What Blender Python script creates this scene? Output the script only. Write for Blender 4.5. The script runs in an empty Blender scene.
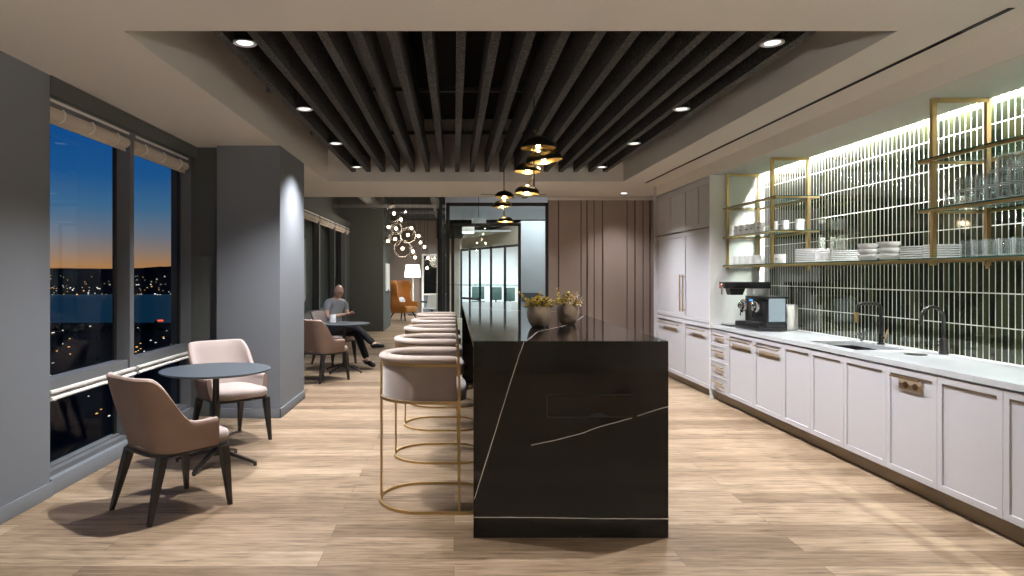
import bpy, bmesh, math, random
from mathutils import Vector, Matrix, noise
PI = math.pi
random.seed(7)
sc = bpy.context.scene
C = sc.collection
F = 683.0; VX = 454.0; VY = 274.5; H = 1.5      # camera: focal length and vanishing point in pixels of a 1024x576 frame, eye height
ORD = ['first','second','third','fourth','fifth','sixth','seventh','eighth','ninth','tenth','eleventh','twelfth','thirteenth','fourteenth','fifteenth','sixteenth','seventeenth','eighteenth']

# ---------------------------------------------------------------- materials
def nt(name):
    m = bpy.data.materials.new(name); m.use_nodes = True
    n = m.node_tree; return m, n, n.nodes['Principled BSDF']
def mat(name, col, rough=.5, metal=0.0, spec=.5, bump=0, bscale=200, var=0, vscale=3, trans=0, ior=1.45, emit=None, estr=0, coat=0, sheen=0):
    m, n, b = nt(name)
    b.inputs['Base Color'].default_value = (*col, 1)
    b.inputs['Roughness'].default_value = rough
    b.inputs['Metallic'].default_value = metal
    b.inputs['Specular IOR Level'].default_value = spec
    b.inputs['IOR'].default_value = ior
    if trans: b.inputs['Transmission Weight'].default_value = trans
    if coat: b.inputs['Coat Weight'].default_value = coat; b.inputs['Coat Roughness'].default_value = .06
    if sheen: b.inputs['Sheen Weight'].default_value = sheen
    if emit: b.inputs['Emission Color'].default_value = (*emit, 1); b.inputs['Emission Strength'].default_value = estr
    tc = n.nodes.new('ShaderNodeTexCoord')
    if var:
        t = n.nodes.new('ShaderNodeTexNoise'); t.inputs['Scale'].default_value = vscale; t.inputs['Detail'].default_value = 5
        n.links.new(tc.outputs['Object'], t.inputs['Vector'])
        r = n.nodes.new('ShaderNodeValToRGB')
        r.color_ramp.elements[0].position = .3; r.color_ramp.elements[1].position = .7
        r.color_ramp.elements[0].color = (*[c*(1-var) for c in col], 1)
        r.color_ramp.elements[1].color = (*[min(1, c*(1+var)) for c in col], 1)
        n.links.new(t.outputs['Fac'], r.inputs['Fac']); n.links.new(r.outputs['Color'], b.inputs['Base Color'])
    if bump:
        t = n.nodes.new('ShaderNodeTexNoise'); t.inputs['Scale'].default_value = bscale; t.inputs['Detail'].default_value = 3
        n.links.new(tc.outputs['Object'], t.inputs['Vector'])
        bp = n.nodes.new('ShaderNodeBump'); bp.inputs['Strength'].default_value = bump; bp.inputs['Distance'].default_value = .01
        n.links.new(t.outputs['Fac'], bp.inputs['Height']); n.links.new(bp.outputs['Normal'], b.inputs['Normal'])
    return m

def wood_floor():
    m, n, b = nt('oak_planks'); L = n.links.new
    tc = n.nodes.new('ShaderNodeTexCoord')
    br = n.nodes.new('ShaderNodeTexBrick'); br.offset = .37; br.offset_frequency = 2
    for k, v in (('Scale', 1), ('Mortar Size', .0014), ('Mortar Smooth', .1), ('Bias', 0), ('Brick Width', 1.9), ('Row Height', .195)): br.inputs[k].default_value = v
    br.inputs['Color1'].default_value = (0, 0, 0, 1); br.inputs['Color2'].default_value = (1, 1, 1, 1); br.inputs['Mortar'].default_value = (.45, .45, .45, 1)
    L(tc.outputs['Object'], br.inputs['Vector'])
    mp = n.nodes.new('ShaderNodeMapping'); mp.inputs['Scale'].default_value = (1.3, 26, 1)
    L(tc.outputs['Object'], mp.inputs['Vector'])
    # offset the grain per plank
    ad = n.nodes.new('ShaderNodeVectorMath'); ad.operation = 'MULTIPLY_ADD'
    ad.inputs[1].default_value = (37, 11, 5); L(br.outputs['Color'], ad.inputs[0]); L(mp.outputs['Vector'], ad.inputs[2])
    g = n.nodes.new('ShaderNodeTexNoise'); g.inputs['Scale'].default_value = 1.6; g.inputs['Detail'].default_value = 7; g.inputs['Roughness'].default_value = .62; g.inputs['Distortion'].default_value = .7
    L(ad.outputs[0], g.inputs['Vector'])
    r = n.nodes.new('ShaderNodeValToRGB'); e = r.color_ramp.elements
    e[0].position = .28; e[0].color = (.075, .050, .032, 1); e[1].position = .70; e[1].color = (.42, .325, .235, 1)
    x = e.new(.47); x.color = (.265, .195, .130, 1)
    mp2 = n.nodes.new('ShaderNodeMapping'); mp2.inputs['Scale'].default_value = (5, 150, 1); L(tc.outputs['Object'], mp2.inputs['Vector'])
    g2 = n.nodes.new('ShaderNodeTexNoise'); g2.inputs['Scale'].default_value = 1.0; g2.inputs['Detail'].default_value = 6; g2.inputs['Distortion'].default_value = .4; L(mp2.outputs['Vector'], g2.inputs['Vector'])
    mp3 = n.nodes.new('ShaderNodeMapping'); mp3.inputs['Scale'].default_value = (3.2, 11, 1); L(tc.outputs['Object'], mp3.inputs['Vector'])
    g3 = n.nodes.new('ShaderNodeTexNoise'); g3.inputs['Scale'].default_value = 1.0; g3.inputs['Detail'].default_value = 3; g3.inputs['Distortion'].default_value = 1.6; L(mp3.outputs['Vector'], g3.inputs['Vector'])
    w1 = n.nodes.new('ShaderNodeMath'); w1.operation = 'MULTIPLY_ADD'; w1.inputs[1].default_value = .45; L(g2.outputs['Fac'], w1.inputs[0])
    w2 = n.nodes.new('ShaderNodeMath'); w2.operation = 'MULTIPLY_ADD'; w2.inputs[1].default_value = .35; L(g3.outputs['Fac'], w2.inputs[0]); L(w2.outputs[0], w1.inputs[2])
    w3 = n.nodes.new('ShaderNodeMath'); w3.operation = 'MULTIPLY_ADD'; w3.inputs[1].default_value = .75; w3.inputs[2].default_value = -.275; L(g.outputs['Fac'], w3.inputs[0]); L(w3.outputs[0], w2.inputs[2])
    L(w1.outputs[0], r.inputs['Fac'])
    hs = n.nodes.new('ShaderNodeMix'); hs.data_type = 'RGBA'; hs.blend_type = 'MULTIPLY'; hs.inputs[0].default_value = 1
    pr = n.nodes.new('ShaderNodeValToRGB'); pe = pr.color_ramp.elements
    pe[0].color = (.60, .54, .48, 1); pe[1].color = (1.25, 1.24, 1.22, 1); pm = pe.new(.5); pm.color = (.98, .93, .88, 1)
    L(br.outputs['Color'], pr.inputs['Fac']); L(r.outputs['Color'], hs.inputs[6]); L(pr.outputs['Color'], hs.inputs[7])
    mo = n.nodes.new('ShaderNodeMix'); mo.data_type = 'RGBA'; L(br.outputs['Fac'], mo.inputs[0]); L(hs.outputs[2], mo.inputs[6]); mo.inputs[7].default_value = (.08, .05, .03, 1)
    L(mo.outputs[2], b.inputs['Base Color'])
    b.inputs['Roughness'].default_value = .42; b.inputs['Specular IOR Level'].default_value = .35
    bp = n.nodes.new('ShaderNodeBump'); bp.inputs['Strength'].default_value = .12; bp.inputs['Distance'].default_value = .004
    L(g.outputs['Fac'], bp.inputs['Height']); L(bp.outputs['Normal'], b.inputs['Normal'])
    return m

def tile_wall():
    m, n, b = nt('green_glazed_tile'); L = n.links.new
    tc = n.nodes.new('ShaderNodeTexCoord'); sp = n.nodes.new('ShaderNodeSeparateXYZ'); L(tc.outputs['Object'], sp.inputs[0])
    cb = n.nodes.new('ShaderNodeCombineXYZ'); L(sp.outputs['Y'], cb.inputs['X'])
    ma = n.nodes.new('ShaderNodeMath'); ma.operation = 'ADD'; ma.inputs[1].default_value = .04; L(sp.outputs['Z'], ma.inputs[0]); L(ma.outputs[0], cb.inputs['Y'])
    br = n.nodes.new('ShaderNodeTexBrick'); br.offset = 0; br.squash = 1
    for k, v in (('Scale', 1), ('Mortar Size', .0042), ('Mortar Smooth', .15), ('Bias', 0), ('Brick Width', .0555), ('Row Height', .235)): br.inputs[k].default_value = v
    br.inputs['Color1'].default_value = (.010, .015, .008, 1); br.inputs['Color2'].default_value = (.042, .048, .020, 1); br.inputs['Mortar'].default_value = (.78, .78, .74, 1)
    L(cb.outputs[0], br.inputs['Vector']); L(br.outputs['Color'], b.inputs['Base Color'])
    mr = n.nodes.new('ShaderNodeMapRange'); mr.inputs['To Min'].default_value = .07; mr.inputs['To Max'].default_value = .7
    L(br.outputs['Fac'], mr.inputs['Value']); L(mr.outputs[0], b.inputs['Roughness'])
    no = n.nodes.new('ShaderNodeTexNoise'); no.inputs['Scale'].default_value = 14; L(tc.outputs['Object'], no.inputs['Vector'])
    mx = n.nodes.new('ShaderNodeMath'); mx.operation = 'MULTIPLY_ADD'; mx.inputs[1].default_value = -1.0; L(br.outputs['Fac'], mx.inputs[0]); 
    sc_ = n.nodes.new('ShaderNodeMath'); sc_.operation = 'MULTIPLY'; sc_.inputs[1].default_value = .2; L(no.outputs['Fac'], sc_.inputs[0]); L(sc_.outputs[0], mx.inputs[2])
    bp = n.nodes.new('ShaderNodeBump'); bp.inputs['Strength'].default_value = .5; bp.inputs['Distance'].default_value = .003
    L(mx.outputs[0], bp.inputs['Height']); L(bp.outputs['Normal'], b.inputs['Normal'])
    b.inputs['Specular IOR Level'].default_value = .6
    return m

def pane(name, tint=(1, 1, 1), base=.045, edge=.8, power=4, rough=0.0, body=None):
    m = bpy.data.materials.new(name); m.use_nodes = True; n = m.node_tree; n.nodes.clear(); L = n.links.new
    o = n.nodes.new('ShaderNodeOutputMaterial'); mx = n.nodes.new('ShaderNodeMixShader'); f = n.nodes.new('ShaderNodeLayerWeight'); f.inputs['Blend'].default_value = .5
    pw = n.nodes.new('ShaderNodeMath'); pw.operation = 'POWER'; pw.inputs[1].default_value = power; L(f.outputs['Facing'], pw.inputs[0])
    ma = n.nodes.new('ShaderNodeMath'); ma.operation = 'MULTIPLY_ADD'; ma.inputs[1].default_value = edge; ma.inputs[2].default_value = base; L(pw.outputs[0], ma.inputs[0])
    t = n.nodes.new('ShaderNodeBsdfTransparent'); t.inputs[0].default_value = (*tint, 1)
    g = n.nodes.new('ShaderNodeBsdfGlossy'); g.inputs['Roughness'].default_value = rough
    gg = g.outputs[0]
    if body:
        d = n.nodes.new('ShaderNodeBsdfDiffuse'); d.inputs[0].default_value = (*body, 1); m2 = n.nodes.new('ShaderNodeMixShader'); m2.inputs[0].default_value = .5
        L(g.outputs[0], m2.inputs[1]); L(d.outputs[0], m2.inputs[2]); gg = m2.outputs[0]
    L(ma.outputs[0], mx.inputs[0]); L(t.outputs[0], mx.inputs[1]); L(gg, mx.inputs[2]); L(mx.outputs[0], o.inputs[0])
    return m

M = dict(
 floor=wood_floor(), tile=tile_wall(),
 ceil=mat('ceiling_paint', (.90, .86, .79), .9), soffit=mat('soffit_paint', (.92, .92, .90), .85), trim_white=mat('white_trim', (.78, .76, .74), .6),
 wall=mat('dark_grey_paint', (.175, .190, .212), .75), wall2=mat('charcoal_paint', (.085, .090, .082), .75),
 frame=mat('window_frame_grey', (.14, .145, .15), .45), black=mat('black_metal', (.012, .013, .014), .4, .2),
 plenum=mat('plenum_black', (.012, .011, .010), .95), duct=mat('duct_dark', (.15, .145, .14), .6, .3),
 baffle=mat('acoustic_baffle', (.056, .053, .049), .95, bump=.9, bscale=80, var=.9, vscale=60),
 brownwall=mat('mauve_panel', (.33, .26, .225), .55), groove=mat('panel_groove', (.10, .065, .055), .8), lounge=mat('lounge_wall', (.26, .215, .19), .8),
 white=mat('white_paint', (.74, .76, .80), .8), beige=mat('beige_paint', (.56, .49, .42), .8),
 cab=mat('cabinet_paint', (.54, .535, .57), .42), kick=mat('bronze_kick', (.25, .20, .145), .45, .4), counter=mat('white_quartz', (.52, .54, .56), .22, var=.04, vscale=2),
 glassedge=mat('green_glass_edge', (.02, .085, .065), .15), plate=mat('champagne_plate', (.42, .34, .25), .4, .3), brass=mat('brushed_brass', (.52, .37, .17), .32, .95), brassd=mat('antique_brass', (.36, .25, .12), .35, .9), bronze=mat('bronze', (.20, .13, .08), .4, .7),
 stone=mat('black_marble', (.006, .0055, .0055), .07, spec=.35), vein=mat('white_vein', (.88, .85, .80), .3),
 stoneline=mat('stone_joint', (.003, .003, .003), .6),
 steel=mat('brushed_steel', (.55, .55, .56), .28, 1), chrome=mat('chrome', (.85, .85, .86), .08, 1), gun=mat('gunmetal', (.06, .058, .056), .32, .8), sink=mat('dark_sink', (.02, .021, .022), .35, .5),
 leather=mat('taupe_leather', (.225, .150, .118), .48, bump=.15, bscale=300, var=.08, vscale=6), pink=mat('blush_fabric', (.42, .345, .32), .85, bump=.4, bscale=400, sheen=.3),
 velvet=mat('stool_velvet', (.27, .215, .195), .7, bump=.2, bscale=300, sheen=.5, var=.1, vscale=5), velvetl=mat('stool_pad', (.45, .365, .315), .6, bump=.15, bscale=300, sheen=.3),
 leg=mat('dark_wood', (.022, .018, .017), .35), table=mat('slate_table_top', (.062, .075, .090), .42), tbase=mat('table_base_metal', (.05, .045, .043), .3, .8),
 orange=mat('orange_leather', (.44, .17, .035), .5, var=.12, vscale=4), porcelain=mat('white_porcelain', (.92, .92, .92), .2), mugd=mat('mug_print', (.12, .12, .13), .5),
 glassware=pane('clear_glass', (.96, .98, .98), .045, 1.0, 2.4, 0.02, (1, 1, 1)), shelfglass=pane('shelf_glass', (.95, .975, .96), .03, .40, 4, .02, (.08, .24, .20)),  # white diffuse mixed in at glancing angles paints bright glints on the glasses
 pane=pane('window_pane', (.97, .99, 1), .015, .35, 5), globe=pane('smoke_globe', (.95, .93, .90), .02, .16, 3, .05), office=pane('office_pane', (.90, .96, .96), .03, .5, 4),
 plastic=mat('black_plastic', (.012, .012, .013), .3), tank=mat('water_tank', (.36, .44, .50), .25), tankwater=mat('tank_water', (.22, .38, .50), .2),
 blind=mat('blind_fabric', (.66, .57, .48), .8), rail=mat('white_rail', (.88, .86, .82), .4), gold=mat('gold_inside', (.85, .58, .20), .28, .9), domeb=mat('dome_black', (.02, .018, .016), .3, .4),
 pot=mat('metallic_pot', (.30, .225, .16), .33, .5, var=.25, vscale=9), leafy=mat('yellow_leaf', (.75, .58, .13), .6, var=.3, vscale=30), leafg=mat('dark_leaf', (.10, .075, .03), .6), petal=mat('cream_petal', (.72, .58, .50), .6), flowerc=mat('yellow_flower', (.66, .42, .06), .6),
 skin=mat('skin', (.66, .43, .32), .5), shirt=mat('grey_shirt', (.30, .34, .38), .85), trousers=mat('dark_trousers', (.014, .014, .018), .8), shoe=mat('black_shoe', (.01, .01, .01), .4), screen=mat('phone_glass', (.01, .01, .012), .1),
 shade=mat('lamp_shade', (.85, .82, .78), .8, emit=(1, .90, .80), estr=.75), bulb=mat('warm_bulb', (1, .8, .6), .5, emit=(1, .80, .58), estr=12), lens=mat('downlight_lens', (1, 1, 1), .5, emit=(1, .96, .90), estr=2.2), lensw=mat('dome_lamp', (1, 1, 1), .5, emit=(1, .80, .50), estr=9),
 led=mat('led_strip', (1, 1, 1), .5, emit=(1, 1, 1), estr=14), blue_led=mat('blue_display', (.02, .1, .4), .3, emit=(.1, .45, 1), estr=1.6), red=mat('red_button', (.5, .03, .02), .4, emit=(1, .08, .03), estr=.6),
 panel_light=mat('panel_lamp', (1, 1, 1), .5, emit=(.86, .97, 1), estr=3), carpet=mat('carpet', (.16, .15, .16), .95), bluegrey=mat('blue_grey_panel', (.13, .16, .19), .7), teal=mat('teal_fabric', (.05, .085, .08), .8),
 sea=mat('sea_water', (.008, .04, .06), .6, emit=(.012, .085, .13), estr=.17, spec=.1), hill=mat('dark_hill', (.012, .012, .014), 1, spec=0), tree=mat('night_foliage', (.003, .004, .003), 1, spec=0),  # faint sea emission paints the dusk brightness into the water
 citylight=mat('city_light', (1, 1, 1), .5, emit=(1, .86, .70), estr=1.7), redlight=mat('red_sign', (1, .1, .05), .5, emit=(1, .10, .03), estr=1.8), warmlight=mat('street_glow', (1, .5, .1), .5, emit=(1, .50, .10), estr=2.0),
)

# ---------------------------------------------------------------- mesh builder
class MB:
    def __init__(s, *mats): s.bm = bmesh.new(); s.mats = list(mats); s.m = 0
    def _fin(s, verts, Mx=None):
        if Mx is not None: bmesh.ops.transform(s.bm, matrix=Mx, verts=verts)
        fs = set(f for v in verts for f in v.link_faces)
        for f in fs: f.material_index = s.m
        return verts
    def use(s, k): s.m = k; return s
    def box(s, a, b, bev=0, Mx=None):
        a = Vector(a); b = Vector(b); c = (a+b)/2; d = b-a
        r = bmesh.ops.create_cube(s.bm, size=1)
        vs = r['verts']; bmesh.ops.transform(s.bm, matrix=Matrix.Translation(c) @ Matrix.Diagonal((abs(d.x), abs(d.y), abs(d.z), 1)), verts=vs)
        if bev:
            es = list(set(e for v in vs for e in v.link_edges))
            r = bmesh.ops.bevel(s.bm, geom=es, offset=bev, segments=2, profile=.6, affect='EDGES')
            vs = list(set([v for v in r['verts']] + [v for f in r['faces'] for v in f.verts]))
            vs = s._island(vs)
        s._fin(vs, Mx); return s
    def _island(s, vs):
        seen = set(vs); st = list(vs)
        while st:
            v = st.pop()
            for e in v.link_edges:
                o = e.other_vert(v)
                if o not in seen: seen.add(o); st.append(o)
        return list(seen)
    def bar(s, p, q, w, h=None, Mx=None, bev=0):
        p = Vector(p); q = Vector(q); h = h or w; d = q-p; L = d.length
        rot = d.to_track_quat('Z', 'Y').to_matrix().to_4x4()
        if abs(d.x) < 1e-6 and abs(d.y) < 1e-6: rot = Matrix.Identity(4)
        T = Matrix.Translation((p+q)/2) @ rot
        return s.box((-w/2, -h/2, -L/2), (w/2, h/2, L/2), bev, (Mx @ T) if Mx is not None else T)
    def cyl(s, p, q, r0, r1=None, seg=16, Mx=None):
        p = Vector(p); q = Vector(q); d = q-p; r1 = r0 if r1 is None else r1
        r = bmesh.ops.create_cone(s.bm, cap_ends=True, segments=seg, radius1=r0, radius2=r1, depth=d.length)
        T = Matrix.Translation((p+q)/2) @ d.to_track_quat('Z', 'Y').to_matrix().to_4x4()
        s._fin(r['verts'], (Mx @ T) if Mx is not None else T); return s
    def ball(s, c, r, sx=1, sy=1, sz=1, seg=16, Mx=None):
        k = bmesh.ops.create_uvsphere(s.bm, u_segments=seg, v_segments=max(6, seg*2//3), radius=r)
        T = Matrix.Translation(c) @ Matrix.Diagonal((sx, sy, sz, 1))
        s._fin(k['verts'], (Mx @ T) if Mx is not None else T); return s
    def rings(s, rr, closed=False, caps=True, cyc=True):
        """skin a list of rings (lists of points)"""
        V = [[s.bm.verts.new(p) for p in r] for r in rr]; n = len(V[0]); R = len(V)
        for i in range(R if closed else R-1):
            a, b = V[i], V[(i+1) % R]
            for j in range(n if cyc else n-1):
                f = s.bm.faces.new((a[j], a[(j+1) % n], b[(j+1) % n], b[j])); f.material_index = s.m
        if caps and not closed and cyc:
            for r, rev in [q for q, ok in (((V[0], True), caps is True or caps[0]), ((V[-1], False), caps is True or caps[1])) if ok]:
                f = s.bm.faces.new(r[::-1] if rev else r); f.material_index = s.m
        return s
    def tube(s, pts, r, seg=8, closed=False, sq=None):
        pts = [Vector(p) for p in pts]; n = len(pts); out = []; up = None
        for i, p in enumerate(pts):
            a = pts[(i-1) % n] if (closed or i) else p; b = pts[(i+1) % n] if (closed or i < n-1) else p
            t = (b-a).normalized()
            if up is None:
                up = Vector((0, 0, 1)) if abs(t.z) < .9 else Vector((0, 1, 0))
            u = (up - t*up.dot(t)).normalized(); w = t.cross(u); up = u
            rad = r[i] if isinstance(r, (list, tuple)) else r
            if sq: out.append([p+u*sq[1]*y+w*sq[0]*x for x, y in ((-1, -1), (1, -1), (1, 1), (-1, 1))])
            else: out.append([p+(u*math.cos(2*PI*k/seg)+w*math.sin(2*PI*k/seg))*rad for k in range(seg)])
        return s.rings(out, closed)
    def lathe(s, prof, c=(0, 0, 0), seg=32, Mx=None, closed=False):
        c = Vector(c)
        rr = [[c+Vector((r*math.cos(2*PI*k/seg), r*math.sin(2*PI*k/seg), z)) for k in range(seg)] for r, z in prof]
        if Mx is not None: rr = [[Mx @ p for p in r] for r in rr]
        return s.rings(rr, closed, caps=(prof[0][0] <= .0021, prof[-1][0] <= .0021))
    def poly(s, pts, ext):
        """closed polygon extruded along vector ext"""
        ext = Vector(ext); a = [Vector(p) for p in pts]; return s.rings([a, [p+ext for p in a]])
    def grid(s, rows):
        return s.rings(rows, caps=False, cyc=False)
    def build(s, name, parent=None, mats=None, smooth=.6, **tags):
        me = bpy.data.meshes.new(name)
        bmesh.ops.recalc_face_normals(s.bm, faces=s.bm.faces[:])
        s.bm.to_mesh(me); s.bm.free()
        for k in (mats or s.mats): me.materials.append(M[k] if isinstance(k, str) else k)
        if smooth:
            me.shade_smooth(); me.set_sharp_from_angle(angle=smooth)
        o = bpy.data.objects.new(name, me); C.objects.link(o)
        if parent: o.parent = parent
        for k, v in tags.items(): o[k] = v
        return o
def struct(name, mb, **kw): return mb.build(name, kind='structure', **kw)
def thing(name, label, cat, loc=(0, 0, 0), rz=0, group=None):
    o = bpy.data.objects.new(name, None); C.objects.link(o); o.location = loc; o.rotation_euler = (0, 0, rz)
    o.empty_display_size = .1; o['label'] = label; o['category'] = cat
    if group: o['group'] = group
    return o
def tag(o, label, cat, group=None):
    o['label'] = label; o['category'] = cat
    if group: o['group'] = group
    return o
def dup(o, loc=None, rz=None, label=None, group=None):
    def rec(s, parent):
        c = s.copy(); C.objects.link(c)
        c.parent = parent
        for ch in list(s.children): rec(ch, c)
        return c
    c = rec(o, o.parent)
    if loc is not None: c.location = loc
    if rz is not None: c.rotation_euler = (0, 0, rz)
    if label: c['label'] = label
    if group: c['group'] = group
    return c
def R(d): return math.radians(d)
# ================================================================ room shell
CZ = 2.847; TX0, TX1, TY0, TY1 = -1.827, 2.454, 3.778, 9.89; SX = 3.10; SZ = 2.703
struct('floor', MB('floor').box((-3.1, -3, -.1), (4.4, 32, 0)), smooth=0)
m = MB('ceil')
m.box((-3.1, -3, CZ), (SX, TY0, CZ+.12)).box((-3.1, TY0, CZ), (TX0, TY1, CZ+.12)).box((TX1, TY0, CZ), (2.80, TY1, CZ+.12))
m.box((2.835, TY0, CZ), (SX, 10.05, CZ+.12)).box((TX1, TY1, CZ), (2.80, 10.05, CZ+.12))
m.box((-3.1, TY1, CZ), (TX1, 11.87, CZ+.12)).box((TX1, 10.05, CZ), (4.3, 11.87, CZ+.12))
struct('ceiling', m, smooth=0)
m = MB('plenum').box((2.78, 3.5, CZ+.11), (2.86, 10.1, CZ+.16)); struct('trim_slot_backing', m, smooth=0)
# tray upstand walls and the black plenum over the baffles
m = MB('ceil')
m.box((TX0-.05, TY0, CZ+.12), (TX0, TY1, 3.75)).box((TX1, TY0, CZ+.12), (TX1+.05, TY1, 3.75)).box((TX0-.05, TY1, CZ+.12), (TX1+.05, TY1+.05, 3.75)).box((TX0-.05, TY0-.05, CZ+.12), (TX1+.05, TY0, 3.75))
struct('ceiling_upstand', m, smooth=0)
struct('ceiling_plenum', MB('plenum').box((TX0-.05, TY0-.05, 3.75), (TX1+.05, TY1+.05, 3.8)), smooth=0)
# soffit over the kitchen
m = MB('ceil').box((SX, -3, SZ), (SX+.02, 10.5, CZ+.12)); struct('ceiling_soffit_face', m, smooth=0)
m = MB('soffit').box((SX+.02, -3, SZ), (3.65, 8.22, SZ+.02)).box((3.65, -3, SZ), (3.665, 8.22, SZ+.1)).box((3.65, -3, SZ+.1), (3.79, 8.22, SZ+.12))
struct('ceiling_soffit', m, smooth=0)
o = tag(MB('led').box((3.685, -2.9, SZ+.085), (3.705, 8.2, SZ+.098)).build('led_strip', smooth=0), 'white LED strip in the cove slot above the green tiles', 'light strip')
# right wall
struct('wall_right', MB('tile').box((3.74, -3, 0), (3.85, 8.23, SZ+.12)), smooth=0)
struct('wall_right_far', MB('cab').box((3.74, 8.23, 0), (3.9, 11.95, CZ)).box((SX-.03, 10.46, 0), (3.74, 10.5, CZ)), smooth=0)
struct('wall_back', MB('beige').box((-3.1, -3.1, 0), (3.9, -3, CZ)), smooth=0)
# left wall, near pier, curb and header
struct('wall_left', MB('wall').box((-3.1, -3, 0), (-2.73, 4.615, CZ)), smooth=0)
struct('wall_left_curb', MB('wall').box((-3.0, 4.615, 0), (-2.74, 7.2, .10)).box((-3.0, 8.2, 0), (-2.74, 18, .10)), smooth=0)
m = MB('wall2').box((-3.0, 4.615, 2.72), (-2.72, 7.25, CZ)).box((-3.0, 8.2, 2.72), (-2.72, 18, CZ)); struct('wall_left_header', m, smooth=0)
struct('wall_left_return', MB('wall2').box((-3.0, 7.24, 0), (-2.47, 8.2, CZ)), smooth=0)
struct('wall_column_near', MB('wall').box((-2.48, 7.14, 0), (-1.82, 8.29, CZ)), smooth=0)
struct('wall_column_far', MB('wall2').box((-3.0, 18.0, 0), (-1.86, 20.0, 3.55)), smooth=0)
m = MB('wall').box((-2.73, -3, 0), (-2.715, 4.63, .10), .004).box((-2.74, 4.63, 0), (-2.725, 7.15, .11), .003).box((-2.49, 7.125, 0), (-1.805, 7.14, .10), .003).box((-1.82, 7.125, 0), (-1.805, 8.3, .10), .003)
struct('baseboard_left', m)
def window(i, y0, y1, wf):
    f = MB('frame', 'black')
    xo, xi = -2.888, -2.76
    f.box((xo, y0-.005, .10), (xi, y0+wf, 2.72)).box((xo, y1-wf*.01, .10), (xi, y1, 2.72))
    f.box((xo, y0+wf, 2.66), (xi, y1, 2.72)).box((xo, y0+wf, .66), (xi-.015, y1, .775)).box((xo, y0+wf, .10), (xi-.03, y1, .135)).box((-2.90, y0+wf, .13), (-2.84, y1, .15))
    f.use(1); f.box((-2.889, y1-.045, .12), (-2.872, y1-.001, 2.7))
    fr = struct('window_%d' % i, f, smooth=0)
    for z0, z1 in ((.775, 2.66), (.15, .66)):
        MB('pane').box((-2.885, y0+wf, z0), (-2.878, y1, z1)).build('pane', fr, smooth=0)
    return fr
bays = [(4.62, 5.82), (5.82, 7.15)]
window(1, 4.55, 5.82, .07); window(2, 5.82, 7.17, .07)
far = [8.2, 10.2, 12.1, 14.0, 15.8, 17.4, 18.0]
for k in range(6): window(3+k, far[k], far[k+1], .08)
# blinds: rolled fabric in open brackets with white rail
def blind(y0, y1, label, n):
    t = thing('roller_blind', label, 'blind', (-2.79, (y0+y1)/2, 2.60), group='rolled blinds at the window heads')
    h = (y1-y0)/2
    MB('rail').box((-.05, -h, .085), (.035, h, .105)).build('rail', t, smooth=0)
    MB('blind').cyl((0, -h, .02), (0, h, .02), .043, seg=20).box((-.005, -h, -.055), (.003, h, .02)).build('fabric_roll', t)
    for k in range(n):
        y = -h+2*h*(k+.5)/n
        b = MB('rail')
        b.tube([(.048*math.cos(a), y, .02+.050*math.sin(a)) for a in [R(-90+20*q) for q in range(11)]]+[(.0, y, .09)], .006, 6)
        b.build('strap', t)
blind(4.63, 5.80, 'beige rolled blind with white rail in the nearest window', 3)
blind(5.92, 7.08, 'beige rolled blind with white rail beside the near grey column', 3)
names = ['just past the near column, first of the far row', 'second in the far row past the near column', 'third in the far row past the near column', 'fourth in the far row, behind the seated man', 'next to last in the far row', 'last in the far row, against the dark far column']
for k in range(6): blind(far[k]+.1, far[k+1]-.03, 'small rolled blind with white rail '+names[k], 3 if k < 5 else 1)
def lowrail(y0, y1, label):
    m = MB('rail').box((-2.745, y0, .69), (-2.72, y1, .712), .003).cyl((-2.727, y0, .655), (-2.727, y1, .655), .014, seg=10).box((-2.765, y0, .672), (-2.735, y1, .692))
    tag(m.build('blind_rail'), label, 'blind rail')
lowrail(4.62, 5.84, 'white double rail across the window nearest the camera, below its tall pane')
lowrail(5.90, 7.12, 'white double rail across the second window, behind the round table')
# ---- linear slot border lines at the far ceiling
tag(MB('plenum').box((.45, 11.45, CZ-.004), (1.55, 11.475, CZ+.002)).build('slot_diffuser', smooth=0), 'thin black air slot in the far ceiling strip, above the glass front', 'air vent')
tag(MB('black').box((2.802, 3.45, CZ-.003), (2.808, 10.05, CZ+.02)).box((2.828, 3.78, CZ-.003), (2.834, 10.05, CZ+.02)).box((2.80, 3.45, CZ-.002), (2.835, 3.79, CZ+.001)).build('slot_diffuser', smooth=0), 'long black linear air slot in the ceiling above the kitchen aisle', 'air vent')

# ================================================================ baffles
bz0 = 2.978; nb = 18
for i in range(nb):
    x = -1.445+i*(3.62/(nb-1))
    m = MB('baffle'); y = 3.80; L = 1.20
    while y < 9.84:
        e = min(y+L-.008, 9.85)
        m.box((x-.030, y, bz0), (x+.030, e, bz0+.27)); y += L
    where = ('the leftmost' if i == 0 else 'the rightmost' if i == nb-1 else (ORD[i]+' from the left') if i < 9 else (ORD[nb-1-i]+' from the right'))
    t = tag(m.build('ceiling_baffle', smooth=0), 'black felt acoustic baffle hanging in the ceiling recess, '+where, 'acoustic baffle', 'acoustic baffles in the ceiling recess')
# hangers/duct seen between baffles
for k, y in enumerate((4.6, 6.6, 8.6)):
    tag(MB('duct').box((TX0+.01, y, 3.27), (TX1-.01, y+.04, 3.31)).build('hanger_channel', smooth=0), 'dark metal channel crossing above the baffles, '+('nearest the camera', 'middle one', 'farthest one')[k], 'ceiling channel', 'channels above the baffles')
for k, (x0, x1, z) in enumerate(((-.9, -.4, 3.40), (1.05, 1.55, 3.45))):
    t = tag(MB('duct').box((x0, 3.9, z), (x1, 9.2, z+.25), .02).build('air_duct'), ('dark air duct above the baffles left of the pendants', 'dark air duct above the baffles right of the pendants')[k], 'duct', 'ducts above the baffles')

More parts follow.
